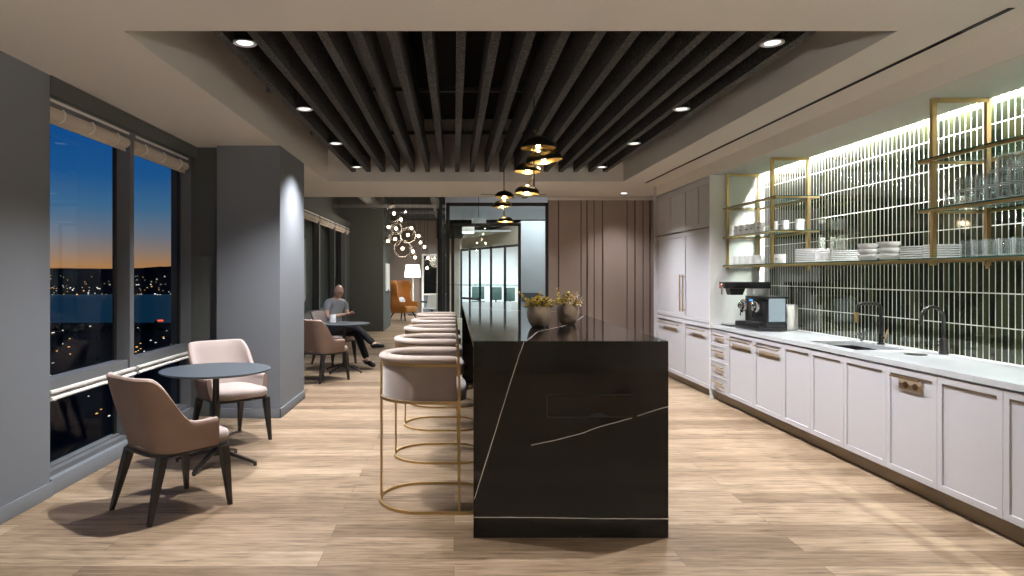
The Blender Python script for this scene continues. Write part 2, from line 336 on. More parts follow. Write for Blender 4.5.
# ================================================================ downlights
SPOTS = []
def spot(name, loc, watts, ang=88, blend=.35, col=(.985, .98, 1), r=.02, parent=None, rot=(0, 0, 0)):
    l = bpy.data.lights.new(name, 'SPOT'); l.energy = watts; l.spot_size = R(ang); l.spot_blend = blend; l.color = col; l.shadow_soft_size = r
    o = bpy.data.objects.new(name, l); C.objects.link(o); o.location = loc; o.rotation_euler = rot
    if parent: o.parent = parent
    return o
def downlight(x, y, z, label, watts, group='ceiling downlights', ang=112, blend=1.0, body=True):
    t = thing('recessed_downlight', label, 'ceiling light', (x, y, z), group=group)
    MB('white').lathe([(.052, .004), (.070, -.003), (.074, .0), (.074, .006), (.052, .008)], seg=32, closed=True).build('trim_ring', t)
    if body: MB('plenum').lathe([(.060, .0085), (.060, .12), (.001, .12)], seg=24).build('housing', t)
    MB('lens').lathe([(.0515, .006), (.045, .003), (.001, .002)] if body else [(.0515, .004), (.047, -.006), (.035, -.012), (.001, -.014)], seg=24).build('lens', t)
    spot('spot', (0, 0, -.02), watts, ang, blend, parent=t)
    return t
PW = 460
ly = [4.36, 6.1, 7.7, 9.39]
for k, y in enumerate(ly):
    pos = ('nearest the camera', 'second from the camera', 'third from the camera', 'farthest from the camera')[k]
    downlight(-1.335, y, bz0-.004, 'round downlight at the left edge of the baffles, '+pos, PW)
    downlight(2.03, y, bz0-.004, 'round downlight at the right edge of the baffles, '+pos, PW)
downlight(2.81, 11.3, CZ, 'small bright downlight in the ceiling in front of the brown panel wall', 110, body=False)
downlight(.86, 11.3, CZ, 'small bright downlight in the ceiling in front of the glass front, behind the pendants', 110, body=False)
# unseen downlights added above the viewer to brighten the foreground
for k, (x, y) in enumerate(((-1.2, 1.2), (1.0, 1.2), (2.4, 1.2))):
    downlight(x, y, CZ, 'added unseen fill downlight in the ceiling above the viewer, '+('left', 'middle', 'right')[k], 60, body=False, ang=120, blend=.8)
def area(name, loc, rot, sx, sy, w, col=(1, 1, 1)):
    l = bpy.data.lights.new(name, 'AREA'); l.shape = 'RECTANGLE'; l.size = sx; l.size_y = sy; l.energy = w; l.color = col
    o = bpy.data.objects.new(name, l); C.objects.link(o); o.location = loc; o.rotation_euler = rot; return o
area('cove_light', (3.695, 2.65, SZ+.08), (0, 0, 0), .03, 11.1, 540, (1, .995, .96))

struct('wall_left_upper', MB('wall2').box((-3.1, 11.87, 2.72), (-3.001, 20, 3.65)).box((-3.1, 11.87, CZ), (-2.72, 18, CZ+.02)), smooth=0)

struct('wall_sky_blocker', MB('wall2').box((-4.4, 13.0, -5), (-3.3, 26, 6)), smooth=0)  # added dark mass that keeps the sky out of the far windows
for k, x in enumerate((-1.6, 2.2)):  # unseen uplights on stands, added to brighten the ceiling
    t = thing('fill_uplight_stand', 'added unseen fill uplight on a stand behind the viewer, '+('window side', 'kitchen side')[k], 'added fill light', (x, -.9, 0))
    MB('black').cyl((0, 0, 0), (0, 0, .03), .15, seg=28).build('base', t); MB('black').cyl((0, 0, .03), (0, 0, 1.80), .013).build('pole', t)
    MB('black').lathe([(.02, 1.80), (.16, 1.90), (.155, 1.90), (.02, 1.81)], closed=True).build('lamp_shade', t)
    area('fill_uplight', (x, -.9, 1.905), (R(180), 0, 0), .25, .25, 230, (1, .98, .96))
# ================================================================ island
IX0, IX1, IY0, IY1, IZ = .111, 1.221, 3.888, 9.45, 1.121
t = thing('kitchen_island', 'long black marble waterfall island with white veins, pots standing on it', 'kitchen island', (0, 0, 0))
def strip(mb, pts, w, y, ny):           # thin vein on a plane y=const
    for a, b in zip(pts, pts[1:]):
        d = Vector((b[0]-a[0], b[1]-a[1])); n = Vector((-d.y, d.x)).normalized()*w/2
        q = [(a[0]-n.x, y, a[1]-n.y), (b[0]-n.x, y, b[1]-n.y), (b[0]+n.x, y, b[1]+n.y), (a[0]+n.x, y, a[1]+n.y)]
        mb.poly(q, (0, ny*.004, 0))
def fpx(x, y): s = 3.888/F; return ((x-VX)*s, H-(y-VY)*s)
random.seed(3)
def wig(pts, a=.004, n=6):
    out = []
    for p, q in zip(pts, pts[1:]):
        for k in range(n): u = k/n; out.append((p[0]+(q[0]-p[0])*u+random.uniform(-a, a), p[1]+(q[1]-p[1])*u+random.uniform(-a, a)))
    return out+[pts[-1]]
m = MB('stone', 'vein', 'stoneline')
m.box((IX0, IY0, 0), (IX1, IY0+.04, IZ-.0), .0025)
m.use(1)
strip(m, wig([fpx(524, 342), fpx(515.5, 366), fpx(500, 416), fpx(474.5, 499)], .0015), .0032, IY0-.0006, 1)
strip(m, wig([fpx(531, 445), fpx(556, 440), fpx(580, 434), fpx(600, 426.5), fpx(632, 418)], .001, 4), .0032, IY0-.0006, 1)
strip(m, wig([fpx(637.5, 416), fpx(655, 410), fpx(668, 406.8)], .001, 4), .0032, IY0-.0006, 1)
strip(m, wig([fpx(474.5, 517.2), fpx(540, 517.6), fpx(600, 518.6), fpx(668, 518.8)], .0009, 9), .004, IY0-.0006, 1)
m.use(2)
x0, z1 = fpx(547, 395); x1, z0 = fpx(636, 417)
for a, b in (((x0, z0), (x1, z0)), ((x1, z0), (x1, z1)), ((x1, z1), (x0, z1)), ((x0, z1), (x0, z0))): strip(m, [a, b], .004, IY0-.0008, 1)
m.build('waterfall_end', t, smooth=0)
MB('stone').box((IX0, IY1-.04, 0), (IX1, IY1, IZ), .003).build('waterfall_end', t, smooth=0)
m = MB('stone', 'vein')
m.box((IX0, IY0+.0401, IZ-.04), (IX1, IY1-.0401, IZ)); m.use(1)
def topv(pts, w=.0032):
    for a, b in zip(pts, pts[1:]):
        d = Vector((b[0]-a[0], b[1]-a[1])); n = Vector((-d.y, d.x)).normalized()*w/2
        m.poly([(a[0]-n.x, a[1]-n.y, IZ-.004), (b[0]-n.x, b[1]-n.y, IZ-.004), (b[0]+n.x, b[1]+n.y, IZ-.004), (a[0]+n.x, a[1]+n.y, IZ-.004)], (0, 0, .0046))
topv(wig([(.42, 3.93), (.56, 4.55), (.78, 4.98), (.95, 5.4), (1.2, 6.3)], .004, 4)); topv(wig([(.2, 7.9), (.6, 7.2), (1.2, 6.9)], .004, 4))
m.build('worktop', t, smooth=0)
MB('stone').box((.46, IY0+.041, .08), (1.19, IY1-.041, IZ-.041)).build('cabinet_body', t, smooth=0)
MB('bronze').box((.48, IY0+.041, 0), (1.16, IY1-.041, .079)).build('plinth', t, smooth=0)
dr = MB('stone', 'stoneline').box((x0+.004, IY0-.0025, z0+.004), (x1-.004, IY0+.0, z1-.004))
dr.use(1); cx = (x0+x1)/2+.04
dr.poly([(cx+.055*math.cos(a), IY0-.0032, z0+.004+.022*math.sin(a)) for a in [PI*k/10 for k in range(11)]], (0, .001, 0))
dr.build('outlet_flap', t, smooth=0)

# ================================================================ kitchen run
KF = 3.11                                   # carcass front plane; doors stand out .02
bounds = [8.225, 7.71, 7.04, 6.42, 5.92, 5.42, 4.885, 4.37, 3.845, 3.33, 2.80, 2.27]
def front(mb, y0, y1, z0, z1, x=KF, fr=.042, dep=.011):
    """shaker front facing -X"""
    g = .0015; y0, y1 = min(y0, y1)+g, max(y0, y1)-g
    mb.box((x-.020, y0, z0), (x-.002, y0+fr, z1), .0012).box((x-.020, y1-fr, z0), (x-.002, y1, z1), .0012)
    mb.box((x-.020, y0+fr, z1-fr), (x-.002, y1-fr, z1), .0012).box((x-.020, y0+fr, z0), (x-.002, y1-fr, z0+fr), .0012)
    mb.box((x-.020+dep, y0+fr, z0+fr), (x-.002, y1-fr, z1-fr))
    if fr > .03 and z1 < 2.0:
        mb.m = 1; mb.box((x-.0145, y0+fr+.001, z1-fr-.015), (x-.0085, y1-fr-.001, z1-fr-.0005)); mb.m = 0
    return mb
def handle(parent, y0, y1, z, x=KF, mat_='brass', r=.006, vertical=None):
    h = MB(mat_)
    if vertical:
        h.bar((x-.055, y0, vertical[0]), (x-.055, y0, vertical[1]), .014, .014)
        for zz in (vertical[0]+.03, vertical[1]-.03): h.bar((x-.055, y0, zz), (x-.02, y0, zz), .010, .010)
    else:
        h.bar((x-.052, y0, z), (x-.052, y1, z), .012, .012)
        for yy in (y0+.03, y1-.03): h.bar((x-.052, yy, z), (x-.02, yy, z), .009, .009)
    return h.build('handle', parent, smooth=0)
kinds = ['drawers', 'pull', 'pull', 'plain', 'plain', 'plain', 'bin', 'plain', 'plain', 'plain', 'plain']
labs = ['narrow white cabinet of four small drawers beside the tall cupboards',
 'white base cabinet with a brass bar handle, right next to the narrow drawers',
 'white base cabinet with a brass bar handle, below the coffee machine, second from the drawers',
 'plain white base cabinet without handle, first one to the right of the handled pair',
 'plain white base cabinet below the left part of the sink', 'plain white base cabinet just left of the bin cabinet, right end of the sink',
 'white base cabinet with a brass plate holding two round bin holes under its bar handle',
 'plain white base cabinet just right of the bin cabinet', 'plain white base cabinet, second to the right of the bin cabinet', 'plain white base cabinet cut by the right edge of the photo',
 'plain white base cabinet near the viewer']
for i, kd in enumerate(kinds):
    ya, yb = bounds[i], bounds[i+1]; y0, y1 = min(ya, yb), max(ya, yb)
    t = thing('base_cabinet', labs[i], 'cabinet', (0, 0, 0), group='base cabinets under the white worktop')
    MB('cab').box((KF, y0+.001, .118), (3.735, y1-.001, .68 if i in (3, 4) else .855)).build('carcass', t, smooth=0)
    MB('kick').box((3.165, y0, 0), (3.19, y1, .117)).build('toe_kick', t, smooth=0)
    if kd == 'drawers':
        for k in range(4):
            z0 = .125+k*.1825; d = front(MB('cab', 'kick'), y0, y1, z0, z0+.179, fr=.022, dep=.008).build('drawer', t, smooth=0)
            handle(d, y0+.10, y1-.10, z0+.118); MB('plate').box((KF-.0135, y0+.13, z0+.05), (KF-.0115, y1-.13, z0+.09)).build('label_plate', d, smooth=0)
    else:
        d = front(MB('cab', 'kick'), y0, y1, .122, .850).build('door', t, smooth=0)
        if kd == 'pull':
            handle(d, y0+.05, y1-.05, .775); MB('plate').box((KF-.0105, y0+.10, .675), (KF-.0085, y1-.10, .735)).build('label_plate', d, smooth=0)
        if kd == 'bin':
            handle(d, 4.50, 4.79, .795, mat_='brassd')
            p = MB('plate', 'bronze').box((KF-.024, 4.51, .712), (KF-.009, 4.74, .782)); p.use(1)
            ym = 4.615
            for s in (-1, 1): p.cyl((KF-.030, ym+s*.048, .747), (KF-.022, ym+s*.048, .747), .023)
            p.build('bin_plate', d)
# worktop with sink cut-out
sx0, sx1, sy0, sy1 = 3.20, 3.60, 5.44, 6.16
t = thing('worktop', 'long white quartz worktop over the base cabinets along the tiled wall', 'worktop')
m = MB('counter'); zt0, zt1 = .862, .90
m.box((3.08, 2.25, zt0), (3.738, sy0, zt1)).box((3.08, sy1, zt0), (3.738, 8.222, zt1)).box((3.08, sy0, zt0), (sx0, sy1, zt1)).box((sx1, sy0, zt0), (3.738, sy1, zt1))
m.build('slab', t, smooth=0)
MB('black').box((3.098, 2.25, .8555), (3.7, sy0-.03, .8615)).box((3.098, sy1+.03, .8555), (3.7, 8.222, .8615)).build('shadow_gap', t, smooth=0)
t = thing('kitchen_sink', 'dark undermount sink sunk in the white worktop', 'sink')
m = MB('sink'); w = .012; b0 = .70
m.box((sx0-w, sy0-w, b0), (sx0, sy1+w, zt0-.001)).box((sx1, sy0-w, b0), (sx1+w, sy1+w, zt0-.001)).box((sx0, sy0-w, b0), (sx1, sy0, zt0-.001)).box((sx0, sy1, b0), (sx1, sy1+w, zt0-.001)).box((sx0-w, sy0-w, b0-w), (sx1+w, sy1+w, b0))
m.build('bowl', t, smooth=0); MB('steel').lathe([(.04, b0+.001), (.04, b0+.004), (.03, b0+.005), (.002, b0+.003)], ((sx0+sx1)/2, (sy0+sy1)/2, 0), 20).build('drain', t)
# taps
t = thing('kitchen_tap', 'black mixer tap with square bend and brass spout tip behind the sink', 'tap', (3.675, 5.88, .90))
MB('gun').lathe([(.030, 0), (.030, .012), (.022, .014), (.021, .09), (.015, .095)], seg=20).build('base', t)
arc = [(0, 0, .09), (0, 0, .30)]+[(-.05+.05*math.cos(a), 0, .30+.05*math.sin(a)) for a in [R(15*k) for k in range(1, 7)]]+[(-.15, 0, .35)]+[(-.16+.05*math.cos(a)-.0, 0, .30+.05*math.sin(a)) for a in [R(90+15*k) for k in range(0, 7)]]+[(-.21, 0, .27)]
MB('gun').tube(arc, .014, 12).build('spout', t)
MB('brass').cyl((-.21, 0, .275), (-.21, 0, .19), .017).build('spout_tip', t)
h = MB('gun', 'brass').cyl((0, 0, .06), (0, -.05, .06), .013); h.use(1); h.bar((0, -.055, .055), (.02, -.065, .13), .012); h.build('lever', t)
t = thing('filter_tap', 'black gooseneck filter tap with small chrome levers, right of the sink', 'tap', (3.685, 5.14, .90))
MB('gun').lathe([(.032, 0), (.032, .02), (.028, .022), (.028, .115), (.016, .12)], seg=20).build('base', t)
arc = [(0, 0, .11), (0, 0, .27)]+[(-.085+.085*math.cos(a), 0, .27+.085*math.sin(a)) for a in [R(15*k) for k in range(1, 13)]]+[(-.17, 0, .22)]
MB('gun').tube(arc, .0125, 12).build('spout', t)
for z in (.07, .095): MB('chrome').bar((-.02, -.0, z), (-.085, -.02, z), .010, .008).build('lever', t, smooth=0)
t = tag(MB('gun').lathe([(.075, .9002), (.075, .904), (.06, .906), (.001, .904)], (3.46, 5.12, 0), 24).build('drip_disc'), 'flat dark round drip disc on the worktop in front of the filter tap', 'drip tray')
t = thing('soap_pump', 'tiny chrome soap pump on the worktop left of the black sink tap', 'soap dispenser', (3.66, 6.13, .90))
MB('chrome').lathe([(.018, 0), (.018, .02), (.008, .024), (.008, .065)], seg=16).build('collar', t); MB('chrome').bar((.0, 0, .07), (-.05, 0, .066), .014, .010).build('nozzle', t)

# ---- coffee machine
t = thing('coffee_machine', 'black twin-spout capsule coffee machine with pale water tank on the worktop', 'coffee machine', (3.235, 7.40, .90), R(8))
t.scale = (.92, .92, .90)
W = .52                                     # along local Y; front faces -X
MB('plastic').box((.02, -.26, .06), (.26, .13, .40), .012).box((.06, .13, .02), (.25, .26, .38), .01).build('body', t)
MB('plastic').box((-.07, -.25, .004), (.28, .27, .10), .02).build('drip_base', t)
MB('steel').box((-.05, -.20, .101), (.015, .20, .106)).build('drip_grille', t, smooth=0)
MB('plastic').box((-.01, -.27, .375), (.27, .14, .41), .01).build('lid', t)
tk = MB('tank').box((.035, -.262+.0, .115), (.235, -.275, .385), .004); tk.box((.045, -.262, .12), (.225, -.279, .20)); tk.build('water_tank', t)
for k, yy in enumerate((-.06, .20)):
    g = MB('chrome')
    Mx = Matrix.Translation((-.005, yy, .285)) @ Matrix.Rotation(R(-90), 4, 'Y')
    g.lathe([(.074, -.02), (.074, .0), (.062, .02), (.030, .026), (.028, .05), (.001, .052)], seg=24, Mx=Mx)
    g.bar((-.05, yy-.01, .29), (-.075, yy-.06, .25), .016); g.build('brew_head', t)
    MB('plastic').cyl((-.02, yy, .235), (-.02, yy, .20), .016).cyl((-.035, yy, .16), (-.035, yy, .20), .006).build('nozzle', t)
MB('blue_led').box((-.008+.026, .03, .345), (.021, .10, .365)).build('display', t, smooth=0)
MB('red').box((.014, .05, .30), (.021, .07, .325)).build('button', t, smooth=0)
# ---- espresso station behind it: cantilevered black bar
t = thing('espresso_font', 'black cantilevered espresso bar with chrome portafilter, standing behind the capsule machine', 'espresso machine', (3.42, 7.90, .90))
MB('plastic').box((-.32, -.10, .44), (.20, .09, .515), .006).build('arm', t)
MB('steel').box((.0, -.08, .02), (.18, .09, .439), .008).build('column', t)
MB('plastic').poly([(-.26, -.07, .439), (-.08, -.07, .439), (-.11, -.07, .365), (-.24, -.07, .365)], (0, .13, 0)).build('brew_basket', t, smooth=0)
MB('chrome').cyl((-.32, -.03, .475), (-.35, -.03, .475), .026).cyl((-.335, -.03, .475), (-.335, -.03, .37), .008).build('steam_valve', t)
MB('red').cyl((-.3501, -.03, .475), (-.356, -.03, .475), .014).build('valve_cap', t)
MB('plastic').box((-.05, -.11, .0), (.22, .10, .02), .004).build('base', t)
t = tag(MB('plastic', 'steel').box((3.17, 7.86, .9005), (3.36, 8.12, .918), .005).use(1).box((3.18, 7.875, .9185), (3.35, 8.105, .921)).build('drip_tray'), 'low black drip tray on the worktop, left of the coffee machine', 'drip tray')
t = thing('milk_cooler', 'plain white upright box on the worktop, right behind the coffee machine', 'milk cooler', (3.615, 7.36, .90))
MB('white').box((-.06, -.07, .004), (.06, .10, .275), .006).build('body', t); MB('rail').box((-.055, -.074, .01), (.055, -.0701, .265), .002).build('door', t)

# ---- tall cupboards
yb = [8.235, 9.20, 10.455]
t = thing('tall_cupboard', 'tall white built-in cupboard wall with brass pulls at the end of the kitchen', 'cupboard')
MB('cab').box((3.12, 8.235, .10), (3.735, 10.455, 2.70)).build('carcass', t, smooth=0)
MB('soffit').box((3.08, 8.226, .0), (3.738, 8.234, 2.70)).build('end_panel', t, smooth=0)
MB('kick').box((3.165, 8.235, 0), (3.19, 10.455, .099)).build('toe_kick', t, smooth=0)
MB('bronze').box((3.10, 8.24, 2.070), (3.112, 10.45, 2.084)).build('bronze_line', t, smooth=0)
ym = 9.22
q = [8.238, (8.238+ym)/2, ym, (ym+10.45)/2, 10.45]
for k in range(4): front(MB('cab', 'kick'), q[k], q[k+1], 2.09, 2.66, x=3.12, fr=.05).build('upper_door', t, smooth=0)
for k, (a, b) in enumerate(((8.238, ym), (ym, 10.45))):
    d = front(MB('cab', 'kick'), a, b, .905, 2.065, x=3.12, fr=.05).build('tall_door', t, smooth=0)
    yh = ym+(-.06 if k == 0 else .06); handle(d, yh, yh, 0, x=3.12, vertical=(1.0, 1.50))
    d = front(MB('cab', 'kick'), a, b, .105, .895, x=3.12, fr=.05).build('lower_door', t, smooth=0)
    handle(d, a+.18, b-.18, .80, x=3.12); MB('plate').box((3.108, a+.32, .69), (3.1115, b-.32, .75)).build('label_plate', d, smooth=0)

# ================================================================ hanging brass shelves
XF, XB = 3.27, 3.64
def hframe(y, label):
    m = MB('brass'); w = .029
    m.bar((XF, y, 1.562), (XF, y, SZ-.002), w).bar((XB, y, 1.562), (XB, y, SZ-.002), w).bar((XF, y, SZ-.015), (XB, y, SZ-.015), w).bar((XF, y, 1.60), (XB, y, 1.60), .02)
    m.cyl((XB, y, 1.54), (XB, y, 1.562), .012)
    t = thing('shelf_frame', label, 'shelf frame', (0, 0, 0), group='brass hanging frames'); m.build('posts', t, smooth=0); return t
hframe(8.17, 'brass hanging shelf frame farthest away, beside the tall cupboards')
hframe(7.02, 'brass hanging shelf frame in the middle, right of the white mugs')
hframe(4.66, 'brass hanging shelf frame nearest the camera, left of the drinking glasses')
hframe(2.3, 'brass hanging shelf frame near the viewer')
def shelf(y0, y1, z, label):
    t = thing('glass_shelf', label, 'shelf', (0, 0, 0), group='glass shelves in brass rims')
    m = MB('brass'); x0, x1 = XF-.035, XB+.035; b = .024
    m.box((x0, y0, z-.024), (x0+b, y1, z-.008)).box((x1-b, y0, z-.024), (x1, y1, z-.008)).box((x0+b, y0, z-.024), (x1-b, y0+b, z-.008)).box((x0+b, y1-b, z-.024), (x1-b, y1, z-.008))
    m.build('rim', t, smooth=0)
    e_ = .004; q = MB('shelfglass', 'glassedge').box((x0+.002, y0+.002, z-.0075), (x1-.002, y1-.002, z)); q.use(1)
    q.box((x0-e_, y0-e_, z-.0078), (x0+.002, y1+e_, z)).box((x1-.002, y0-e_, z-.0078), (x1+e_, y1+e_, z)).box((x0+.002, y0-e_, z-.0078), (x1-.002, y0+.002, z)).box((x0+.002, y1-.002, z-.0078), (x1-.002, y1+e_, z))
    q.build('glass_plate', t, smooth=0)
S1, S2, S3 = 1.612, 1.950, 2.295
shelf(2.2, 8.21, S1, 'long lowest glass shelf in brass rim, carrying plates, bowls and glasses')
shelf(6.86, 8.21, S2, 'short middle glass shelf in brass rim, carrying the row of white mugs')
shelf(6.86, 8.21, S3, 'short empty top glass shelf above the mugs')
shelf(2.2, 4.77, S2, 'middle glass shelf at the right, packed with stacked drinking glasses')
shelf(2.2, 4.77, S3, 'empty top glass shelf at the right, nearest the camera')

# ---- crockery
def mug_proto(name, h, r, label):
    t = thing(name, label, 'mug')
    MB('porcelain').lathe([(.001, .004), (r*.86, 0), (r, .006), (r, h), (r-.004, h), (r-.004, .012), (.001, .010)], seg=24).build('cup', t)
    MB('porcelain').tube([(0, r-.002+.026*math.sin(PI*k/8)*1.0, h*.82-h*.62*k/8) for k in range(9)], .0045, 6).build('handle', t)
    MB('mugd').box((-r-.0008, -.016, h*.45), (-r+.004, .016, h*.55)).build('print', t, smooth=0)
    return t
mg = mug_proto('coffee_mug', .115, .041, '')
ys = [8.02, 7.86, 7.71, 7.56, 7.41, 7.27, 7.13, 6.97]
xs = [3.33]*5+[3.40, 3.45, 3.53]
for k, y in enumerate(ys):
    lab = 'white printed mug on the middle shelf, '+(['leftmost, next to the far brass post', 'second from the left', 'third from the left', 'fourth from the left', 'fifth from the left', 'third from the right', 'second from the right', 'rightmost of the row'][k])
    o = mg if k == 0 else dup(mg); o.location = (xs[k], y, S2+.0005); o.rotation_euler = (0, 0, R([-15, 10, 25, 0, 15, -20, 5, 180][k])); o['label'] = lab; o['group'] = 'mugs on the middle shelf'
cp = mug_proto('low_cup', .10, .050, '')
for k, y in enumerate([8.03, 7.88, 7.74, 7.60, 7.46, 7.24, 7.11]):
    o = cp if k == 0 else dup(cp); o.location = (3.34 if k < 5 else 3.40, y, S1+.0005); o.rotation_euler = (0, 0, R(180 if k < 5 else 10)); o['group'] = 'low cups on the bottom shelf'
    o['label'] = 'low white cup on the lowest shelf, '+(['leftmost', 'second from the left', 'third from the left', 'fourth from the left', 'fifth from the left, just before the brass post', 'first one right of the brass post', 'rightmost, beside the wide plates'][k])
def stack(x, y, r, h, n, kind, where, prof):
    first = None
    for k in range(n):
        lab = '%s in the %s, %s' % (kind, where, 'topmost' if k == n-1 else 'lowest' if k == 0 else ORD[k]+' from the bottom')
        if first is None:
            me = MB('porcelain').lathe(prof, seg=32); first = me.build(kind.replace(' ', '_'), smooth=.9); o = first
        else: o = first.copy(); C.objects.link(o)
        o.location = (x, y, S1+.0005+k*h); tag(o, lab, kind.split()[-1], 'white %ss in the %s' % (kind, where))
def platep(r): return [(.001, .003), (r*.55, 0), (r*.6, .003), (r, .006), (r, .0158), (r*.62, .0075), (.001, .0065)]
def bowlp(r): return [(.001, .003), (r*.6, 0), (r*.82, .010), (r, .034), (r, .050), (r-.004, .050), (r-.006, .035), (r*.55, .008), (.001, .006)]
stack(3.43, 6.54, .150, .0165, 8, 'dinner plate', 'wide stack near the middle brass frame', platep(.150))
stack(3.33, 6.13, .080, .0165, 5, 'side plate', 'small low stack before the wide stack', platep(.080))
stack(3.44, 5.99, .112, .0165, 6, 'dinner plate', 'middle stack left of the bowls', platep(.112))
stack(3.40, 5.61, .076, .0450, 3, 'bowl', 'left stack of bowls', bowlp(.076))
stack(3.40, 5.34, .079, .0460, 3, 'bowl', 'right stack of bowls', bowlp(.079))
stack(3.47, 5.11, .115, .0165, 6, 'dinner plate', 'stack just right of the bowls', platep(.115))
stack(3.47, 4.86, .115, .0165, 6, 'dinner plate', 'stack behind the near brass post', platep(.115))
def tumbler(r, h): return [(.001, 0), (r*.88, 0), (r*.92, .003), (r, h), (r-.0028, h), (r*.86, .012), (.001, .010)]
gA = MB('glassware').lathe(tumbler(.041, .088), seg=20).build('drinking_glass'); gB = MB('glassware').lathe(tumbler(.043, .108), seg=20).build('drinking_glass')
usedA = False
ROW = ['front', 'second', 'third', 'back']
for lay in range(3):
    for r_ in range(4):
        for k in range(8):
            y = 4.53-k*.088+r_*.03
            if (lay == 1 and k == 0) or (lay == 2 and k < 4): continue
            o = gA if not usedA else gA.copy()
            if usedA: C.objects.link(o)
            usedA = True
            o.location = (3.305+r_*.088, y, S2+.0005+lay*.0885)
            tag(o, 'clear drinking glass on the middle shelf, %s layer, %s row, %s from the post' % (('bottom', 'middle', 'top')[lay], ROW[r_], ORD[k]), 'glass', 'stacked drinking glasses on the middle shelf')
usedB = False
for r_ in range(4):
    for k in range(6):
        o = gB if not usedB else gB.copy()
        if usedB: C.objects.link(o)
        usedB = True
        y = 4.41-k*.105+r_*.02
        o.location = (3.315+r_*.088, y, S1+.0005)
        tag(o, 'large clear tumbler on the lowest shelf, %s row, %s from the brass post' % (ROW[r_], ORD[k]), 'glass', 'large tumblers on the lowest shelf')
# ================================================================ armchairs
def sm(a, b, x): x = max(0, min(1, (x-a)/(b-a))); return x*x*(3-2*x)
def armchair(label, loc, rz):
    """local +Y is the front"""
    t = thing('dining_armchair', label, 'chair', loc, rz)
    P = []                                       # plan curve from the front of one arm round the back to the other
    hw, yb_, yf, rc = .285, -.25, .165, .17
    for k in range(9): P.append((hw, yf-(yf-(yb_+rc))*k/8))
    for k in range(1, 12): a = PI/2*k/12; P.append((hw-rc+rc*math.cos(a), yb_+rc-rc*math.sin(a)))
    for k in range(9): P.append(((hw-rc)*(1-2*k/8), yb_))
    L = P[:]; P = L+[(-x, y) for x, y in L[:20][::-1]]
    n = len(P)
    def top(x, y):
        back = 1-sm(-.20, .02, y)
        return .575+.29*back**1.3 if back > 0 else .575
    def shellpts(off, thick_inner):
        rows = []
        for k, (x, y) in enumerate(P):
            a = P[max(0, k-1)]; b = P[min(n-1, k+1)]
            d = Vector((b[0]-a[0], b[1]-a[1])).normalized(); nx, ny = -d.y, d.x      # outward
            if nx*x+ny*(y+.0) < 0: nx, ny = -nx, -ny
            T = top(x, y); col = []
            for j in range(9):
                u = j/8; z = .405+(T-.405)*u
                lean = .085*max(0, (z-.45))/.42*(1-sm(-.22, .12, y)) + .02*u
                bot = -.03*(1-u)**2
                col.append(Vector((x+nx*(off+lean*.25+bot)*1.0, y+ny*(off+bot)-lean, z)))
            rows.append(col)
        return rows
    out = shellpts(.0, 0); inn = shellpts(-.042, 1)
    m = MB('leather', 'pink'); bm = m.bm
    rr = []
    for o_, i_ in zip(out, inn):
        top_o, top_i = o_[-1], i_[-1]
        mid = (top_o+top_i)/2+Vector((0, 0, .016))
        ring = o_+[o_[-1]*.75+i_[-1]*.25+Vector((0, 0, .012)), mid, o_[-1]*.25+i_[-1]*.75+Vector((0, 0, .012))]+i_[::-1]
        rr.append(ring)
    m.rings(rr)
    bm.faces.ensure_lookup_table(); nn = len(rr[0])
    for fi in range((len(rr)-1)*nn):
        j = fi % nn
        bm.faces[fi].material_index = 1 if 9 <= j < nn-1 else 0
    m.build('backrest', t, smooth=.9)
    s = MB('pink'); rows = []
    def sup(w, l, z, cy=.0, e=4):
        fw = lambda a: .99+.15*sm(.3, .8, math.sin(a))
        return [Vector((w*fw(a)*math.copysign(abs(math.cos(a))**(2/e), math.cos(a)), cy+l*math.copysign(abs(math.sin(a))**(2/e), math.sin(a)), z)) for a in [2*PI*k/32 for k in range(32)]]
    s.rings([sup(.225, .245, .405, .035), sup(.238, .26, .42, .035), sup(.241, .263, .46, .035), sup(.232, .253, .482, .035), sup(.19, .21, .492, .03), sup(.1, .1, .495, .03)]).build('seat', t, smooth=1.0)
    MB('leg').rings([sup(.240, .262, .385, .02), sup(.246, .268, .392, .02), sup(.246, .268, .404, .02)]).build('seat_frame', t)
    for sx in (-1, 1):
        for fy in (-1, 1):
            a = Vector((sx*(.235 if fy > 0 else .20), .215 if fy > 0 else -.185, .39)); b = Vector((sx*(.262 if fy > 0 else .235), .245 if fy > 0 else -.285, 0))
            m = MB('leg'); T = []
            for u, w in ((0, .026), (.25, .024), (1, .012)):
                c = a.lerp(b, u); T.append([c+Vector((w*x_, w*y_, 0)) for x_, y_ in ((-1, -1), (1, -1), (1, 1), (-1, 1))])
            m.rings(T).build('leg', t)
    return t
def face(dx, dy): return math.atan2(dy, dx)-PI/2
ch = armchair('blush and taupe armchair in the foreground at left, turned away from the camera', (-1.82, 4.43, 0), face(.351, .445))
c2 = dup(ch, (-2.03, 6.20, 0), face(.70, -.71), 'blush armchair behind the near round table, facing the camera, beside the grey column')
c3 = dup(ch, (-1.86, 9.70, 0), face(.34, .47), 'taupe armchair at the far round table, back to the camera, half hidden by the column')
c4 = dup(ch, (-2.01, 11.45, 0), face(.80, -.60), 'armchair the man sits in, behind the far round table')
